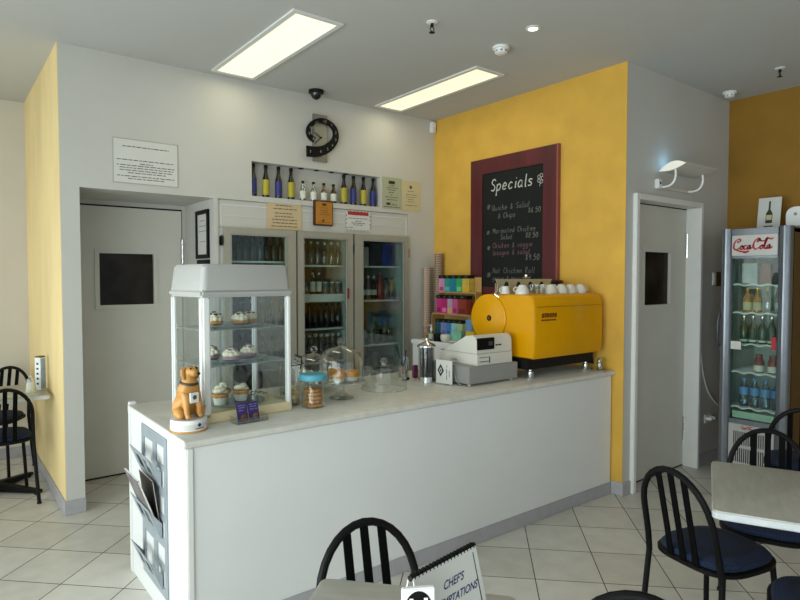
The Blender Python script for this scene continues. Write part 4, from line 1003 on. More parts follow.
g.plate([(0.0,0.0),(0.60,0.0),(0.585,0.02),(0.58,0.07),(0.60,0.10),(0.0,0.10),(0.02,0.07),(0.015,0.02)], holes, (0.005,0.330,z0), (1,0,0), (0,0,1), -0.010); part('cup_rail', g, mat('brushed_rail','b2ad94',0.35,0.4), cm, 0)
g = G(); g.tube([(0.0,0.33,0.62),(-0.03,0.30,0.585),(-0.06,0.28,0.55),(-0.045,0.26,0.53)],0.005,6); part('steam_pipe', g, M_chrome, cm)
g = G(); g.lathe([(0.03,0.656),(0.034,0.664),(0.012,0.672),(0.012,0.680),(0.028,0.684),(0.001,0.688)], (0.36,0.37,0), 20); part('valve_cap', g, M_chrome, cm)
MT = CT+0.5385
M_cup = mat('cup_china', 'cfcdc2', 0.25, var=0.02)
cup = thing('coffee_cup', 'x', 'cup', (0,0,0), 0, 'white cups upside down on the coffee machine')
g = G(); g.lathe([(0.046,0),(0.047,0.004),(0.043,0.025),(0.033,0.048),(0.024,0.056),(0.022,0.062),(0.001,0.060)], n=28); part('bowl', g, M_cup, cup)
g = G(); g.tube([(0.040,0,0.020),(0.062,0,0.022),(0.066,0,0.034),(0.054,0,0.046),(0.034,0,0.046)],0.004,6); part('handle', g, M_cup, cup)
spots = [(3.37,2.645,0.4,'nearest the glasses'),(3.48,2.640,-0.2,'second of the front row'),(3.59,2.645,0.3,'third of the front row'),(3.70,2.640,-0.3,'nearest the yellow wall in front'),
         (3.43,2.755,1.2,'first of the back row'),(3.54,2.760,0.8,'second of the back row'),(3.65,2.760,0.5,'third of the back row'),(3.090,2.655,2.8,'alone at the left end')]
for k,(x,y,a,lb) in enumerate(spots):
    l_ = f'upturned white cup on the coffee machine, {lb}'; z = CT + 0.5508
    if k == 0: cup.location = (x,y,z); cup.rotation_euler = (0,0,a); cup['label'] = l_
    else: dup(cup, (x,y,z), a, l_)
gl_ = thing('espresso_glass', 'x', 'glass', (0,0,0), 0, 'small glasses on the coffee machine')
g = G(); g.lathe([(0.020,0),(0.022,0.004),(0.026,0.062),(0.024,0.062),(0.020,0.008),(0.001,0.007)], n=20, cap1=False); part('glass', g, M_dome, gl_)
for k,(x,lb) in enumerate(((3.185,'left'),(3.24,'middle'),(3.295,'right'))):
    l_ = f'{lb} one of three small glasses on top of the coffee machine'
    if k == 0: gl_.location = (x,2.66,CT+0.5508); gl_['label'] = l_
    else: dup(gl_, (x,2.66,CT+0.5508), None, l_)
t = thing('milk_jug', 'small steel milk jug at the left rear of the machine top', 'jug', (3.055,2.775,CT+0.5508))
g = G(); g.lathe([(0.034,0),(0.036,0.004),(0.028,0.045),(0.030,0.052),(0.028,0.052),(0.026,0.04),(0.001,0.006)], n=24, cap1=False); part('body', g, M_cup, t)
g = G(); g.tube([(-0.030,0,0.044),(-0.052,0,0.040),(-0.054,0,0.018),(-0.034,0,0.012)],0.0035,6); part('handle', g, M_cup, t)
t = thing('grinder_lid', 'dark brown round lid lying behind the cups on the machine', 'lid', (3.725,2.895,CT+0.5525))
g = G(); g.lathe([(0.045,0),(0.045,0.065),(0.070,0.072),(0.073,0.080),(0.066,0.088),(0.03,0.092),(0.001,0.092)], n=32); part('lid', g, mat('dark_brown_plastic','2c1c18',0.4), t)
# right end of the counter
t = thing('serving_tray', 'small round steel tray at the right end of the counter', 'tray', (3.745,2.500,CT+0.0005))
g = G(); g.lathe([(0.055,0),(0.066,0.006),(0.068,0.010),(0.064,0.010),(0.054,0.004)], n=28); part('tray', g, M_chrome, t)
for k,(x,y,lb) in enumerate(((3.728,2.490,'left'),(3.775,2.515,'right'))):
    t = thing('salt_shaker', f'{lb} one of two glass shakers on the small steel tray', 'shaker', (x,y,CT+0.0065), 0, 'shakers on the steel tray')
    g = G(); g.lathe([(0.018,0),(0.020,0.004),(0.018,0.050),(0.014,0.060)], n=16); part('glass', g, M_clear, t)
    g = G(); g.lathe([(0.0155,0.058),(0.016,0.070),(0.010,0.078),(0.001,0.080)], n=16); part('cap', g, M_chrome, t)
t = thing('tea_towel', 'dark blue cloth hanging at the right end of the coffee machine', 'cloth', (3.80,2.66,CT+0.012))
g = G(); rings = []
for k in range(7):
    z = 0.02+0.045*k; wv = 0.075*(1-k/8.5); rings.append([(0.0,-wv,z),(0.012,-wv*0.3+0.006*math.sin(k),z),(0.006,wv*0.5,z),(0.0,wv,z),(0.018,wv*0.6,z),(0.020,-wv*0.4,z)])
g.loft(rings); part('cloth', g, mat('navy_cloth','23222e',0.9,var=0.2), t)

# ------------------------------------------------------------------ back bench, tea rack, cups
bc = thing('back_bench', 'white work bench against the yellow wall behind the counter', 'bench', (3.44,3.34,0))
g = G(); g.box((0.01,0.01,0),(0.385,0.91,0.955)); part('cabinet', g, M_counter, bc, 0)
g = G(); g.box((0,0,0.955),(0.388,0.925,0.995),0.006); part('worktop', g, M_white_pl, bc)
g = G(); g.box((0.004,0.03,0.05),(0.010,0.45,0.94),0.002); part('door', g, M_counter, bc, 0)
g = G(); g.box((0.004,0.47,0.05),(0.010,0.89,0.94),0.002); part('door', g, M_counter, bc, 0)
BZ = 0.9955
ts = thing('tea_box_stand', 'tan stepped stand holding rows of coloured tea boxes', 'stand', (3.56,3.72,BZ))
tiers = [(0.0,0.072),(0.078,0.235),(0.156,0.428)]
g = G()
for k,(x,z) in enumerate(tiers):
    g.box((x,0,z-0.012 if k else 0.04),(x+0.076,0.487,z if k else 0.052))
g.box((0.2305,0,0),(0.236,0.487,0.56))
for y in (-0.009,0.478): g.prism([(0.0,0.0),(0.0,0.052),(0.078,0.052),(0.078,0.235),(0.156,0.235),(0.156,0.428),(0.23,0.428),(0.23,0)], 'y', y, y+0.008)
part('frame', g, mat('tan_board','b08c50',0.6,var=0.08), ts, 0)
def tea(label, y0, y1, tier, h, c, second=None):
    x = 3.56+tiers[tier][0]+0.004; z = BZ + (tiers[tier][1] if tier else 0.052)
    t = thing('tea_box', label, 'tea box', (x,y0,z+0.0005), 0, 'tea boxes on the stepped stand'); w_ = y1-y0-0.003
    g = G(); g.box((0,0,0),(0.066,w_,h*0.80),0.001); part('carton', g, mat('tea_'+c, c, 0.45, var=0.25, scale=22), t, 0)
    g = G(); g.box((0,0,h*0.80),(0.066,w_,h),0.001); part('header_band', g, M_blackm, t, 0)
    g = G(); g.box((-0.001,w_*0.36,h*0.86),(0.0,w_*0.64,h*0.94)); part('header_mark', g, M_ink, t, 0)
    if second: g = G(); g.box((-0.001,w_*0.15,h*0.06),(0.0,w_*0.85,h*0.30)); part('picture', g, mat('tea_pic_'+second, second, 0.5), t, 0)
def yrow(pxs, tier, h, names, cols, pics):
    for k in range(len(names)): tea(names[k]+' tea box on the '+('bottom','middle','top')[tier]+' step of the tea stand', pxs[k+1], pxs[k], tier, h, cols[k], pics[k])
yrow([4.205,4.122,4.047,3.968,3.89,3.80],2,0.150,['lilac pink','teal','blue-green','green','pale gold'],['c98fae','2e8f86','1f7d92','3aa060','c9ab48'],['b04080','58b0a4','2f6f9a','7ac080','d8a020'])
yrow([4.150,4.075,4.000,3.935,3.865,3.75],1,0.165,['magenta','deep pink','pale lilac','rose','rust red'],['c2307e','b8246a','b99ab0','c05a86','8a3424'],['8a1850','e070a0','d8a040','a02060','6a2018'])
yrow([4.075,4.000,3.930,3.863,3.790,3.725],0,0.135,['dark teal','lavender','sky blue','ice blue','pale lime'],['1d5a66','7f86b8','3f7db8','8fc0c4','a9c08a'],['184a54','6a6aa0','2a5a9a','58a0b0','6aa060'])
cup_c = mat('paper_cup_print', '7a5a48', 0.6, var=0.75, scale=55)
cup_w = mat('paper_cup_rim', 'c9b8a4', 0.6, var=0.1)
def cup_stack(x, y, n, pitch, label, grp, mm):
    p = thing('paper_cup', label, 'cup', (x,y,BZ), 0, grp)
    g = G(); g.lathe([(0.028,0.0),(0.039,0.105)], n=18, cap1=False); part('wall', g, mm, p)
    g = G(); g.tube([(0.0415*math.cos(2*math.pi*k/16),0.0415*math.sin(2*math.pi*k/16),0.105) for k in range(16)],0.0024,5,closed=True); part('rim', g, cup_w, p)
    for k in range(1, n): dup(p, (x,y,BZ+pitch*k))
# upside-down nested stacks: lowest cup copies upward
cup_stack(3.775,4.265,42,0.0165,'brown printed paper cup nested in the taller cup stack beside the tea stand','paper cups in the taller stack',cup_c)
cup_stack(3.690,4.335,34,0.0165,'pale printed paper cup nested in the shorter cup stack by the fridges','paper cups in the shorter stack',mat('paper_cup_pale','a08474',0.6,var=0.5,scale=55))
t = thing('spray_bottle', 'small pump bottle with white nozzle at the end of bench', 'bottle', (3.495,4.045,BZ))
g = G(); g.lathe([(0.024,0),(0.026,0.004),(0.026,0.075),(0.012,0.09)], n=20); part('body', g, M_clear, t)
g = G(); g.lathe([(0.012,0.088),(0.012,0.105),(0.007,0.11),(0.007,0.14)], n=14); g.tube([(0,0,0.137),(-0.028,0.0,0.135)],0.005,8); part('nozzle', g, M_white_pl, t)
g = G(); g.lathe([(0.0264,0.016),(0.0264,0.062)], n=20, cap0=False, cap1=False); part('label', g, mat('pale_green_label','a9b8a0',0.6), t)
t = thing('canister', 'squat black canister on the bench beside the pump bottle', 'canister', (3.495,3.955,BZ))
g = G(); g.lathe([(0.036,0),(0.038,0.004),(0.038,0.055)], n=22); part('body', g, M_black, t)
g = G(); g.lathe([(0.039,0.054),(0.039,0.066),(0.010,0.070),(0.001,0.074)], n=22); part('lid', g, M_blackm, t)
t = thing('sugar_bowl', 'round white china bowl on the bench in front of tea boxes', 'bowl', (3.500,3.860,BZ))
g = G(); g.lathe([(0.026,0),(0.040,0.012),(0.048,0.038),(0.044,0.062),(0.038,0.068),(0.001,0.066)], n=26); part('bowl', g, M_cup, t)
t = thing('saucer_stack', 'low white dish on the bench beside the round bowl', 'dish', (3.495,3.745,BZ))
g = G(); g.lathe([(0.034,0),(0.052,0.012),(0.055,0.022),(0.050,0.024),(0.001,0.014)], n=26); part('dish', g, M_cup, t)
g = G(); g.box((0,0,0),(0.018,0.13,0.10),0.002); o = part('tea_box', g, mat('mint_carton','79b3a0',0.5,var=0.2)); o.location = (3.530,3.70,BZ+0.0005); tag(o, 'mint green tea box lying low in front of the stand', 'tea box')
g = G(); g.box((0,0,0),(0.05,0.075,0.20),0.003); o = part('blue_packet', g, mat('sky_packet','6a8fb8',0.5,var=0.1)); o.location = (3.57,3.615,BZ+0.0005); tag(o, 'pale blue packet standing right of the tea stand', 'packet')
g = G(); g.box((0,0,0),(0.05,0.10,0.11),0.003); o = part('yellow_packet', g, mat('yellow_packet','c8ac30',0.5,var=0.1)); o.location = (3.50,3.515,BZ+0.0005); tag(o, 'yellow packet on the bench behind the coffee machine', 'packet')

# ------------------------------------------------------------------ drinks cooler on the right
fx = 4.75; FY0, FY1 = 1.655, 2.130; FT = 1.915
cl = thing('drinks_cooler', 'tall silver drinks cooler with red script sign and glass door', 'cooler', (fx,FY0,0))
D_ = FY1-FY0
M_side = mat('cooler_side_bronze', '5c4c34', 0.4, 0.2, var=0.08)
g = G(); g.box((0.05,0.0,0.06),(0.60,0.018,FT-0.01)); g.box((0.05,D_-0.018,0.06),(0.60,D_,FT-0.01)); part('side_panel', g, M_side, cl, 0)
g = G(); g.box((0.045,0.0,FT-0.05),(0.60,D_,FT),0.012); part('top_cover', g, M_silver, cl)
g = G(); g.box((0.05,0.018,0.06),(0.60,D_-0.018,0.42)); part('plinth', g, M_silver, cl, 0)
g = G()
for x in (0.08,0.55):
    for y in (0.05,D_-0.05): g.cyl((x,y,0),(x,y,0.061),0.018,n=12)
part('feet', g, M_blackm, cl)
g = G(); g.box((0.57,0.018,0.42),(0.60,D_-0.018,FT-0.05)); g.box((0.06,0.018,0.42),(0.57,0.026,FT-0.05)); g.box((0.06,D_-0.026,0.42),(0.57,D_-0.018,FT-0.05)); g.box((0.06,0.018,1.72),(0.57,D_-0.018,FT-0.05)); part('lining', g, mat('cooler_lining','a9b7ae',0.5), cl, 0)
for nm,y0,y1 in (('door_post',0.0,0.082),('door_post',D_-0.078,D_)):
    g = G(); pol = [(0.06,y0),(0.06,y1),(0.012,y1),(-0.006,y1-0.015),(-0.016,(y0+y1)/2),(-0.006,y0+0.015),(0.012,y0)]
    g.prism(pol, 'z', 0.07, FT+0.004); part(nm, g, M_silver, cl, 40)
for a_,b_ in (((0.0,0.082,FT-0.052),(0.045,D_-0.078,FT-0.001)),((0.002,0.082,1.695),(0.05,D_-0.078,1.715)),((0.002,0.082,0.455),(0.05,D_-0.078,0.49))):
    g = G(); g.box(a_,b_,0.004); part('door_rail', g, M_silver, cl)
g = G(); g.box((-0.002,0.084,1.715),(0.05,D_-0.080,FT-0.050),0.003); sg = part('sign_panel', g, mat('sign_white','bdbab4',0.35,var=0.02), cl)
# red script lettering, pen strokes with a slanted nib; u runs toward -Y
CC = [[(0.78,0.98),(0.90,1.18),(0.72,1.36),(0.36,1.14),(0.12,0.66),(0.16,0.20),(0.44,0.04),(0.74,0.28)],
      [(0.78,0.98),(0.62,0.94),(0.60,1.12)],
      [(1.06,0.52),(0.88,0.34),(0.92,0.08),(1.10,0.08),(1.20,0.36),(1.08,0.54),(1.06,0.40),(1.26,0.50)],
      [(1.58,0.46),(1.46,0.56),(1.30,0.34),(1.36,0.08),(1.56,0.10),(1.70,0.30)],
      [(2.02,0.48),(1.86,0.54),(1.70,0.32),(1.74,0.08),(1.90,0.14),(2.02,0.52),(1.98,0.12),(2.14,0.14),(2.24,0.34)],
      [(2.24,0.50),(2.46,0.56)],
      [(3.02,0.98),(3.14,1.18),(2.96,1.36),(2.62,1.14),(2.40,0.66),(2.44,0.20),(2.72,0.04),(3.04,0.28)],
      [(3.02,0.98),(2.86,0.94),(2.84,1.12)],
      [(3.32,0.52),(3.14,0.34),(3.18,0.08),(3.36,0.08),(3.46,0.36),(3.34,0.54),(3.32,0.40),(3.50,0.50)],
      [(3.60,0.44),(3.92,1.20),(3.86,1.36),(3.70,0.90),(3.62,0.22),(3.74,0.06),(3.88,0.22)],
      [(4.22,0.48),(4.06,0.54),(3.90,0.32),(3.94,0.08),(4.10,0.14),(4.22,0.52),(4.18,0.12),(4.34,0.12),(4.46,0.34)],
      [(0.44,0.04),(0.86,-0.16),(1.36,-0.22),(1.84,-0.16),(1.62,-0.34),(1.22,-0.30)],
      [(2.84,1.30),(3.30,1.02),(3.66,1.06),(4.00,1.32),(4.40,1.20),(4.56,1.36)]]
def script_logo(parent, o, sc_, wid, nrm=(-1,0,0)):
    g = G(); nib = Vector((0,-0.62,0.30))*wid
    for st in CC:
        P = [Vector(o) + Vector((0,-p[0]*sc_,p[1]*sc_)) for p in catmull(st,7)]
        rings = []
        for i,p in enumerate(P):
            t_ = (P[min(i+1,len(P)-1)]-P[max(i-1,0)]).normalized(); sd_ = Vector((-1,0,0)).cross(t_)*wid*0.30
            k_ = nib*0.5 if nib.dot(sd_) >= 0 else nib*-0.5
            a_ = p+sd_+k_; b_ = p-sd_-k_
            rings.append([tuple(a_),tuple(b_),tuple(b_+Vector((-0.0012,0,0))),tuple(a_+Vector((-0.0012,0,0)))])
        g.loft(rings)
    return part('script_lettering', g, M_red, parent, 0)
script_logo(sg, (-0.0022,D_-0.088,1.757), 0.0600, 0.0105)
g = G(); g.box((0.012,0.082,0.49),(0.016,D_-0.078,1.695)); part('door_glass', g, glass('cooler_glass',(0.88,0.95,0.92),0.3,0.0,0.012), cl, 0)
g = G(); g.tube([(0.0,D_+0.002,1.03),(-0.014,D_+0.008,1.07),(-0.014,D_+0.008,1.22),(0.0,D_+0.002,1.28)],0.011,8); part('door_handle', g, mat('dark_handle','2a2f36',0.35), cl)
g = G(); g.box((0.004,0.082,0.07),(0.04,D_-0.078,0.455),0.004); gp = part('grille_panel', g, mat('grille_white','a8a7a2',0.5), cl)
g = G()
for r0,r1 in ((0.30,0.40),(0.17,0.275)):
    for k in range(18): y = 0.105+0.0145*k; g.box((0.001,y,r0),(0.005,y+0.006,r1))
o = part('vent_slots', g, M_blackm, gp, 0)
script_logo(gp, (0.0032,D_-0.17,0.425), 0.0165, 0.0032)
for z in (1.502,1.290,1.056,0.842,0.575):
    g = G()
    for k in range(9): g.tube([(0.07+0.055*k,0.028,z-0.005),(0.07+0.055*k,D_-0.028,z-0.005)],0.003,5)
    pts = [(0.052+0.004*math.sin(k*1.4),0.028+(D_-0.056)*k/24,z-0.004+0.007*math.sin(k*math.pi/3)) for k in range(25)]
    g.tube(pts,0.006,6); part('wire_shelf', g, M_white_pl, cl)
g = G(); g.box((0.04,0.10,0.495),(0.05,D_-0.09,0.545)); part('lower_tray', g, mat('pale_green_plastic','9fb8a4',0.5), cl, 0)
g = G(); g.box((0.008,0.085,1.03),(0.0115,0.115,1.125),0.001); part('door_tag', g, M_red, cl, 0, 'red plastic door tag')
g = G(); g.box((0.008,D_-0.155,1.015),(0.0115,D_-0.082,1.075)); part('sticker', g, M_paper, cl, 0, 'white sticker')
bx = fx+0.13
def cb(label, y, z, h, r, mats, **k): return bottle('drink_bottle', label, 'bottle', (bx,y,z), h, r, mats, group='bottles in the drinks cooler', **k)
M_amb = mat('amber_beer','a8782c',0.2,var=0.15); M_grn = mat('green_glass','28452a',0.15,var=0.2); M_gold = mat('gold_cap','a89248',0.35,0.5)
M_water = glass('water_bottle',(0.55,0.75,0.90),0.45,0.05,0.15); M_bluel = mat('water_label','4a88c0',0.5,var=0.15); M_redj = mat('red_juice','7a2018',0.3,var=0.15)
for k,(y,lb) in enumerate(((1.985,'left'),(1.915,'right'))): cb(f'{lb} one of two amber beer bottles with cream labels in the cooler', y, 1.2905, 0.185, 0.031, (M_amb,M_gold,M_papery), lab=(0.10,0.42))
for k in range(2): cb(('clear bottle right of the amber beers in the cooler','clear bottle at far right of amber beer shelf in cooler')[k], 1.845-0.07*k, 1.2905, 0.19, 0.029, (M_clear,M_gold))
for k in range(5): cb(f'{ORD[k]} green bottle from left in the drinks cooler', 2.005-0.064*k, 1.0565, 0.205, 0.029, (M_grn,M_chrome,M_lwh), lab=(0.06,0.14))
for k in range(2): cb(('red-topped juice bottle at centre right of the cooler','red-topped juice bottle against the right post of the cooler')[k], 1.895-0.095*k, 0.8425, 0.135, 0.036, (M_redj,M_redj,M_lwh), lab=(0.06,0.40), neck=0.3, nk=0.6)
for k in range(4): cb(f'{ORD[k]} blue water bottle from left on the lowest shelf of the cooler', 1.995-0.075*k, 0.5755, 0.215, 0.034, (M_water,M_bluel,M_bluel), lab=(0.42,0.68), neck=0.28)
for k,(y0,y1,c,lb) in enumerate(((1.92,2.03,'98a0a0','pale grey reflection block on the top shelf of the cooler'),(1.83,1.90,'7d4a3c','brown-red reflection block on the top shelf of the cooler'),(1.75,1.815,'22242a','black reflection block at right of the top shelf of the cooler'))):
    g = G(); g.box((bx,y0,1.5025),(bx+0.10,y1,1.66),0.002); tag(part('carton_or_reflection', g, mat('cooler_reflection_%d'%k,c,0.5,var=0.2)), lb, 'carton', 'reflection blocks in the drinks cooler')  # a reflection behind the door glass, built as added solid boxes
# on top of the cooler
t = thing('poster_card', 'white card with a dark bottle picture on top of the cooler', 'card', (5.20,1.895,FT+0.006))
mt = Matrix.Rotation(R(8),4,'Y')
g = G(); g.box((0,0,0),(0.004,0.165,0.265),mtx=mt); part('card', g, M_paper, t, 0)
def on(u, v, w=-0.0006): return tuple(mt @ Vector((w,0.165-u,v)))
g = G(); g.loft([[on(*p) for p in bp_] for bp_ in [[(0.060,0.06),(0.108,0.06),(0.108,0.135),(0.090,0.170),(0.090,0.235),(0.077,0.235),(0.077,0.170),(0.060,0.135)]]] + [[on(p[0],p[1],-0.0016) for p in [(0.060,0.06),(0.108,0.06),(0.108,0.135),(0.090,0.170),(0.090,0.235),(0.077,0.235),(0.077,0.170),(0.060,0.135)]]]); part('bottle_picture', g, mat('picture_green','2c3420',0.5), t, 0)
g = G(); g.loft([[on(*p,-0.0018) for p in rect(0.064,0.085,0.104,0.125)],[on(*p,-0.0024) for p in rect(0.064,0.085,0.104,0.125)]]); part('picture_label', g, M_papery, t, 0)
g = G(); g.loft([[on(*p,-0.0006) for p in rect(0.050,0.030,0.115,0.040)],[on(*p,-0.0016) for p in rect(0.050,0.030,0.115,0.040)]]); part('caption_mark', g, M_ink, t, 0)
t = thing('paper_dispenser', 'white rounded plastic dispenser on the top of the cooler', 'dispenser', (5.18,1.76,FT+0.0005))
g = G(); g.loft([[(x,p[0],p[1]) for p in rrect(-0.105,0,0.085,0.175,0.06,6)] for x in (0.0,0.11)]); part('body', g, M_white_pl, t)
g = G(); g.lathe([(0.012,-0.004),(0.012,0.0)], (0,0.02,0.12), 14, 'x'); g.box((-0.003,-0.06,0.02),(0.0,0.05,0.03)); part('dial', g, M_grey, t)

# ------------------------------------------------------------------ wall lamp, switch, cable near the right door
wl = thing('wall_lamp', 'white wall uplight with curved shade on two arms over the right door', 'lamp', (4.20,YD,2.235))
g = G(); g.box((0.0,-0.035,-0.030),(0.055,-0.001,0.040),0.006); part('mounting_box', g, M_white_pl, wl)
g = G(); g.lathe([(0.010,-0.037),(0.010,-0.034)], (0.028,0,0.010), 12, 'y'); part('screw_cap', g, M_blackm, wl)
g = G(); g.box((0.055,-0.022,-0.026),(0.53,-0.001,-0.004),0.004); part('wall_bar', g, M_doorsh, wl)
for x in (0.062,0.47):
    g = G(); g.tube(catmull([(x,-0.020,-0.014),(x,-0.075,-0.014),(x,-0.115,0.010),(x,-0.130,0.055),(x,-0.128,0.100)],5),0.008,8); part('arm', g, M_white_pl, wl)
def lens(k, s=1.0): return [(-0.012-0.20*u, 0.098+0.042*math.sin(math.pi*u)**0.9*s+0.035*u) for u in [j/12 for j in range(13)]]
up_ = lens(0,1.0); lo_ = [(-0.012-0.20*u, 0.098-0.018*math.sin(math.pi*u)+0.035*u) for u in [j/12 for j in range(12,-1,-1)]]
pol = up_ + lo_[1:-1]
g = G(); g.prism(pol, 'x', 0.042, 0.052); part('lit_diffuser', g, M_glow, wl, 0)
g = G(); xs = (0.052,0.53); th = [(p[0],p[1]) for p in lo_]
g.prism(th + [(p[0],p[1]+0.010) for p in reversed(th)], 'x', *xs); part('shade', g, M_doorsh, wl)
la = bpy.data.lights.new('uplight_tube','POINT'); la.energy = 0.30; la.color = (0.30,0.66,1.0); la.shadow_soft_size = 0.02
lao = bpy.data.objects.new('uplight_tube', la); C.objects.link(lao); lao.parent = wl; lao.location = (0.13,-0.085,0.165)
t = thing('light_switch', 'white wall switch plate between the door and cooler', 'switch', (5.13,YD,1.49))
g = G(); g.box((0,-0.010,0),(0.055,-0.001,0.105),0.003); part('plate', g, M_white_pl, t)
g = G(); g.box((0.018,-0.014,0.035),(0.036,-0.009,0.07),0.002); part('rocker', g, M_trimw, t)
g = G(); g.box((5.19,YD-0.012,1.48),(5.27,YD-0.001,1.60),0.003); tag(part('switch_cover', g, mat('dark_switch','3a332c',0.5)), 'dark square cover plate next to the white wall switch', 'switch')
t = thing('power_outlet', 'white double outlet with plugs low on the wall beside cooler', 'outlet', (5.03,YD,0.345))
g = G(); g.box((0,-0.012,0),(0.115,-0.001,0.07),0.003); part('plate', g, M_white_pl, t)
for x in (0.03,0.085): g = G(); g.cyl((x,-0.012,0.038),(x,-0.055,0.038),0.016,0.012,n=12); part('plug', g, M_white_pl, t)
g = G(); g.tube(catmull([(4.925,YD-0.006,1.085),(4.94,YD-0.008,0.95),(4.99,YD-0.010,0.75),(5.08,YD-0.012,0.60),(5.20,YD-0.014,0.50),(5.30,YD-0.012,0.45)],6),0.006,6); tag(part('white_cable', g, M_white_pl), 'white cable hanging down the wall beside the tall cooler', 'cable')

# ------------------------------------------------------------------ chairs
def make_chair():
    t = thing('cafe_chair', 'x', 'chair', (0,0,0), 0, 'black steel cafe chairs')
    def bx_(z): return -0.178-max(0,(z-0.45))*0.235
    top = []
    for k in range(17):
        a = math.pi*k/16; z = 0.615+0.198*math.sin(a); top.append((bx_(z),-0.160*math.cos(a),z))
    path = [(-0.178,-0.168,0.42),(bx_(0.5),-0.165,0.50),(bx_(0.56),-0.162,0.56)] + top + [(bx_(0.56),0.162,0.56),(bx_(0.5),0.165,0.50),(-0.178,0.168,0.42)]
    g = G(); g.tube(path,0.0125,10); part('back_frame', g, M_black, t)
    for s in (-1,1):
        g = G(); g.tube([(-0.178,0.168*s,0.43),(-0.195,0.178*s,0.20),(-0.215,0.188*s,0.004)],0.0120,10); lg = part('leg', g, M_black, t)
        g = G(); g.lathe([(0.015,0),(0.015,0.012)], (-0.215,0.188*s,0), 12); part('glide', g, M_blackm, lg)
        g = G(); g.tube([(0.140,0.145*s,0.43),(0.160,0.160*s,0.20),(0.175,0.170*s,0.004)],0.0115,10); lg = part('leg', g, M_black, t)
        g = G(); g.lathe([(0.015,0),(0.015,0.012)], (0.175,0.170*s,0), 12); part('glide', g, M_blackm, lg)
    for y in (-0.058,0,0.058):
        zt_ = 0.615+0.198*math.sqrt(max(0,1-(y/0.160)**2))-0.004
        g = G(); g.tube([(bx_(z),y,z) for z in (0.43,0.55,0.67,zt_)],0.01,8,flat=(0.004,0.013)) if False else None
        for z0,z1 in ((0.43,0.55),(0.55,0.67),(0.67,zt_)):
            g.loft([[(bx_(z)-0.003,y-0.013,z),(bx_(z)-0.003,y+0.013,z),(bx_(z)+0.003,y+0.013,z),(bx_(z)+0.003,y-0.013,z)] for z in (z0,z1)])
        part('slat', g, M_slat, t, 0)
    def sup(a_, b_, n_, z, dx=0.0, m=36):
        out = []
        for k in range(m):
            th_ = 2*math.pi*k/m; c_, s_ = math.cos(th_), math.sin(th_)
            out.append((dx+a_*math.copysign(abs(c_)**(2/n_),c_), b_*math.copysign(abs(s_)**(2/n_),s_), z))
        return out
    g = G(); g.loft([sup(0.176,0.172,3.2,0.425),sup(0.190,0.186,3.2,0.432),sup(0.190,0.186,3.2,0.446),sup(0.178,0.174,3.2,0.452)]); part('seat_rim', g, M_black, t)
    g = G(); g.loft([sup(0.176,0.172,3.2,0.451),sup(0.178,0.174,3.2,0.462),sup(0.168,0.164,3.0,0.476),sup(0.13,0.126,2.6,0.486),sup(0.06,0.058,2.2,0.490),sup(0.004,0.004,2,0.491)]); part('seat_pad', g, M_fabric, t)
    return t
chairs = [((2.475,1.110),-13,'blue-seated black chair at the near left of the right-hand table'),
          ((2.925,1.090),201,'black chair on the far side of the right-hand table below the cooler'),
          ((4.060,1.340),20,'black chair at the right edge in front of the cooler side'),
          ((0.975,1.222),262,'black arch-backed chair at the front table before the counter'),
          ((1.505,0.870),30,'black chair at the bottom edge with only its arched top showing'),
          ((2.330,0.660),112,'blue chair seat in the bottom right corner under the table edge'),
          ((0.352,4.955),92,'black chair at the near side of the far left table'),
          ((0.365,5.650),241,'black chair behind the far left table against the cream wall')]
ch0 = make_chair()
for k,((x,y),a,lb) in enumerate(chairs):
    if k == 0: ch0.location = (x,y,0); ch0.rotation_euler = (0,0,R(a)); ch0['label'] = lb
    else: dup(ch0, (x,y,0), R(a), lb)

# ------------------------------------------------------------------ tables
def table(label, corner, ang, la_, lb_, feet_ang, ped=None, fl_=0.36, zt_=0.74):
    """corner + la_ along ang, + lb_ along ang-90"""
    c_, s_ = math.cos(R(ang)), math.sin(R(ang))
    cx = corner[0]+c_*la_/2+s_*lb_/2; cy = corner[1]+s_*la_/2-c_*lb_/2
    t = thing('cafe_table', label, 'table', (cx,cy,0), R(ang), 'cafe tables')
    g = G(); g.loft([[(p[0],p[1],z) for p in rrect(-la_/2+d,-lb_/2+d,la_/2-d,lb_/2-d,0.022)] for z,d in ((zt_-0.006,0.002),(zt_-0.001,0.003),(zt_,0.006))]); part('tabletop', g, M_table, t)
    g = G(); g.loft([[(p[0],p[1],z) for p in rrect(-la_/2+d,-lb_/2+d,la_/2-d,lb_/2-d,0.022)] for z,d in ((zt_-0.032,0.004),(zt_-0.028,0),(zt_-0.007,0),(zt_-0.006,0.002))]); part('edge_band', g, M_tedge, t)
    g = G(); px_, py_2 = ped or (0,0)
    g.cyl((px_,py_2,0.03),(px_,py_2,zt_-0.032),0.030,n=18); g.box((px_-0.13,py_2-0.13,zt_-0.038),(px_+0.13,py_2+0.13,zt_-0.032)); part('pedestal', g, M_black, t)
    for k in range(4):
        a = R(feet_ang+90*k); f = fl_
        g = G(); d = Vector((math.cos(a),math.sin(a),0)); s2 = Vector((-d.y,d.x,0))
        g.loft([[tuple(Vector((px_,py_2,0))+d*r_+s2*w_*sx+Vector((0,0,z))) for sx,z in ((-1,0.012),(1,0.012),(1,z1),(-1,z1))] for r_,w_,z1 in ((0.02,0.028,0.07),(f*0.55,0.024,0.05),(f,0.018,0.032))])
        ft = part('foot', g, M_black, t, 0)
        g = G(); g.lathe([(0.018,0),(0.018,0.013)], (px_+d.x*(f-0.03),py_2+d.y*(f-0.03),0), 12); part('glide', g, M_blackm, ft)
    return t
table('pale marble-look table at the right edge of the photo', (2.133,0.969), 25.0, 0.645, 0.50, 139, ped=(0.083,-0.126), fl_=0.20)
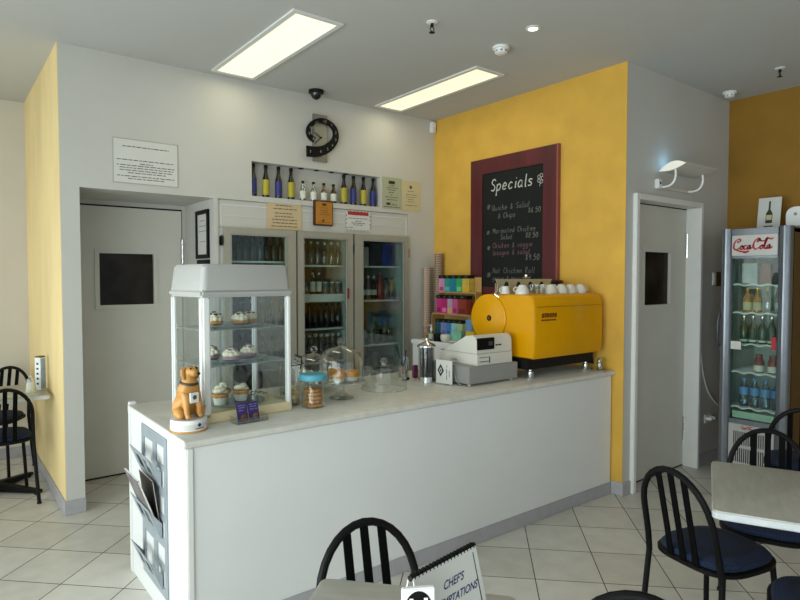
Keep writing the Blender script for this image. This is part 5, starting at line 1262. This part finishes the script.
table('pale table at the bottom edge with a menu stand on it', (0.816,1.395), -48.5, 0.52, 0.60, 20, ped=(-0.08,-0.14))
table('pale table by the far left yellow partition', (0.02,5.36), 0, 0.612, 0.59, 45, ped=(0.0,0.135))
# on the front table
mb = thing('menu_flip_stand', 'white flip menu with black ring binding lettered Chefs Temptations', 'menu stand', (0.762,0.945,0.7405), math.atan2(0.030,0.205))
Lm = 0.212
for s in (-1,1):
    g = G(); g.loft([[(0,s*0.055,0.001),(Lm,s*0.055,0.001),(Lm,s*0.057,0.003),(0,s*0.057,0.003)],[(0,s*0.004,0.193),(Lm,s*0.004,0.193),(Lm,s*0.007,0.195),(0,s*0.007,0.195)]]); part('panel', g, M_paper, mb, 0)
g = G(); g.tube([(-0.003,0,0.1935),(Lm+0.003,0,0.1935)],0.0062,10); part('binding_spine', g, M_blackm, mb)
g = G()
for k in range(18): g.tube([(0.006+0.0117*k,0.0072*math.cos(a),0.1935+0.0072*math.sin(a)) for a in [2*math.pi*j/10 for j in range(10)]],0.0018,5,closed=True)
part('binding_rings', g, M_black, mb)
g = G(); n2 = Vector((0,-0.198+0.0,0)); uv = Vector((0,0.051,0.192)).normalized()
def mp(u, v): return Vector((u,-0.0578,0.001)) + uv*v
type_on(g, "CHEF'S", mp(0.080,0.148), (1,0,0), uv, 0.023, 0.5, bold=0.0004); type_on(g, 'TEMPTATIONS', mp(0.045,0.117), (1,0,0), uv, 0.022, 0.5, bold=0.0004)
part('lettering', g, M_inkn, mb, 0)
g = G(); g.loft([[tuple(mp(u,v)) for u,v in rect(Lm-0.016,0.0,Lm-0.013,0.19)],[tuple(mp(u,v)+Vector((0,-0.0008,0))) for u,v in rect(Lm-0.016,0.0,Lm-0.013,0.19)]]); part('edge_line', g, M_inkd, mb, 0)
# number card
nc = thing('table_number', 'white table number block with a black oval and number eleven', 'table number', (0.692,0.885,0.7405), R(-30))
g = G(); g.box((0,0,0),(0.064,0.012,0.217),0.002); part('block', g, M_white_pl, nc)
g = G(); g.prism(ell(0.032,0.176,0.027,0.036,24), 'y', -0.0012, 0.0); part('oval', g, M_black, nc, 0)
g = G(); g.mi = 0; type_on(g, '11', (0.032,-0.0014,0.160), (1,0,0), (0,0,1), 0.056, 0.0, align='CENTER', bold=0.001); part('numeral', g, M_white_pl, nc, 0)
# pepper and salt near the flip menu
for k,(x,y,lb) in enumerate(((0.742,1.035,'left'),(0.775,1.010,'right'))):
    t = thing('salt_shaker', f'{lb} one of two slim white shakers beside the flip menu', 'shaker', (x,y,0.7405), 0, 'shakers on the front table')
    g = G(); g.lathe([(0.013,0),(0.014,0.003),(0.012,0.055)], n=16); part('body', g, M_white_pl, t)
    g = G(); g.lathe([(0.0125,0.054),(0.012,0.066),(0.005,0.072),(0.001,0.073)], n=16); part('cap', g, M_chrome, t)
# on the far left table
t = thing('menu_tower', 'tall three-sided white and blue menu stand on the far left table', 'menu stand', (0.570,5.03,0.7405), R(-50))
g = G(); g.box((0,0,0),(0.048,0.048,0.235),0.002); part('body', g, M_white_pl, t)
g = G(); g.box((0.0482,0.002,0.008),(0.0490,0.046,0.228)); part('blue_face', g, mat('pale_blue_card','8fa6c0',0.5,var=0.2), t, 0)
g = G()
for k in range(5): g.box((0.015,-0.0012,0.04+0.036*k),(0.032,-0.0003,0.054+0.036*k))
part('lettering', g, M_inkn, t, 0)
g = G(); g.box((0.0,0.0,0.2355),(0.048,0.048,0.245),0.002); part('top_cap', g, M_woodd, t)
t = thing('sugar_pourer', 'glass sugar pourer with metal lid on the far left table', 'pourer', (0.535,4.94,0.7405))
g = G(); g.lathe([(0.034,0),(0.036,0.004),(0.026,0.075)], n=20); part('glass', g, M_lwh, t)
g = G(); g.lathe([(0.027,0.074),(0.028,0.092),(0.010,0.106),(0.006,0.118)], n=20); part('lid', g, M_chrome, t)
g = G(); g.box((-0.09,-0.05,0),(0.09,0.05,0.0015)); o = part('place_card', g, mat('pale_green_card','b8bda0',0.7)); o.location = (0.47,4.855,0.7407); tag(o, 'pale green printed card lying on the far left table', 'card')
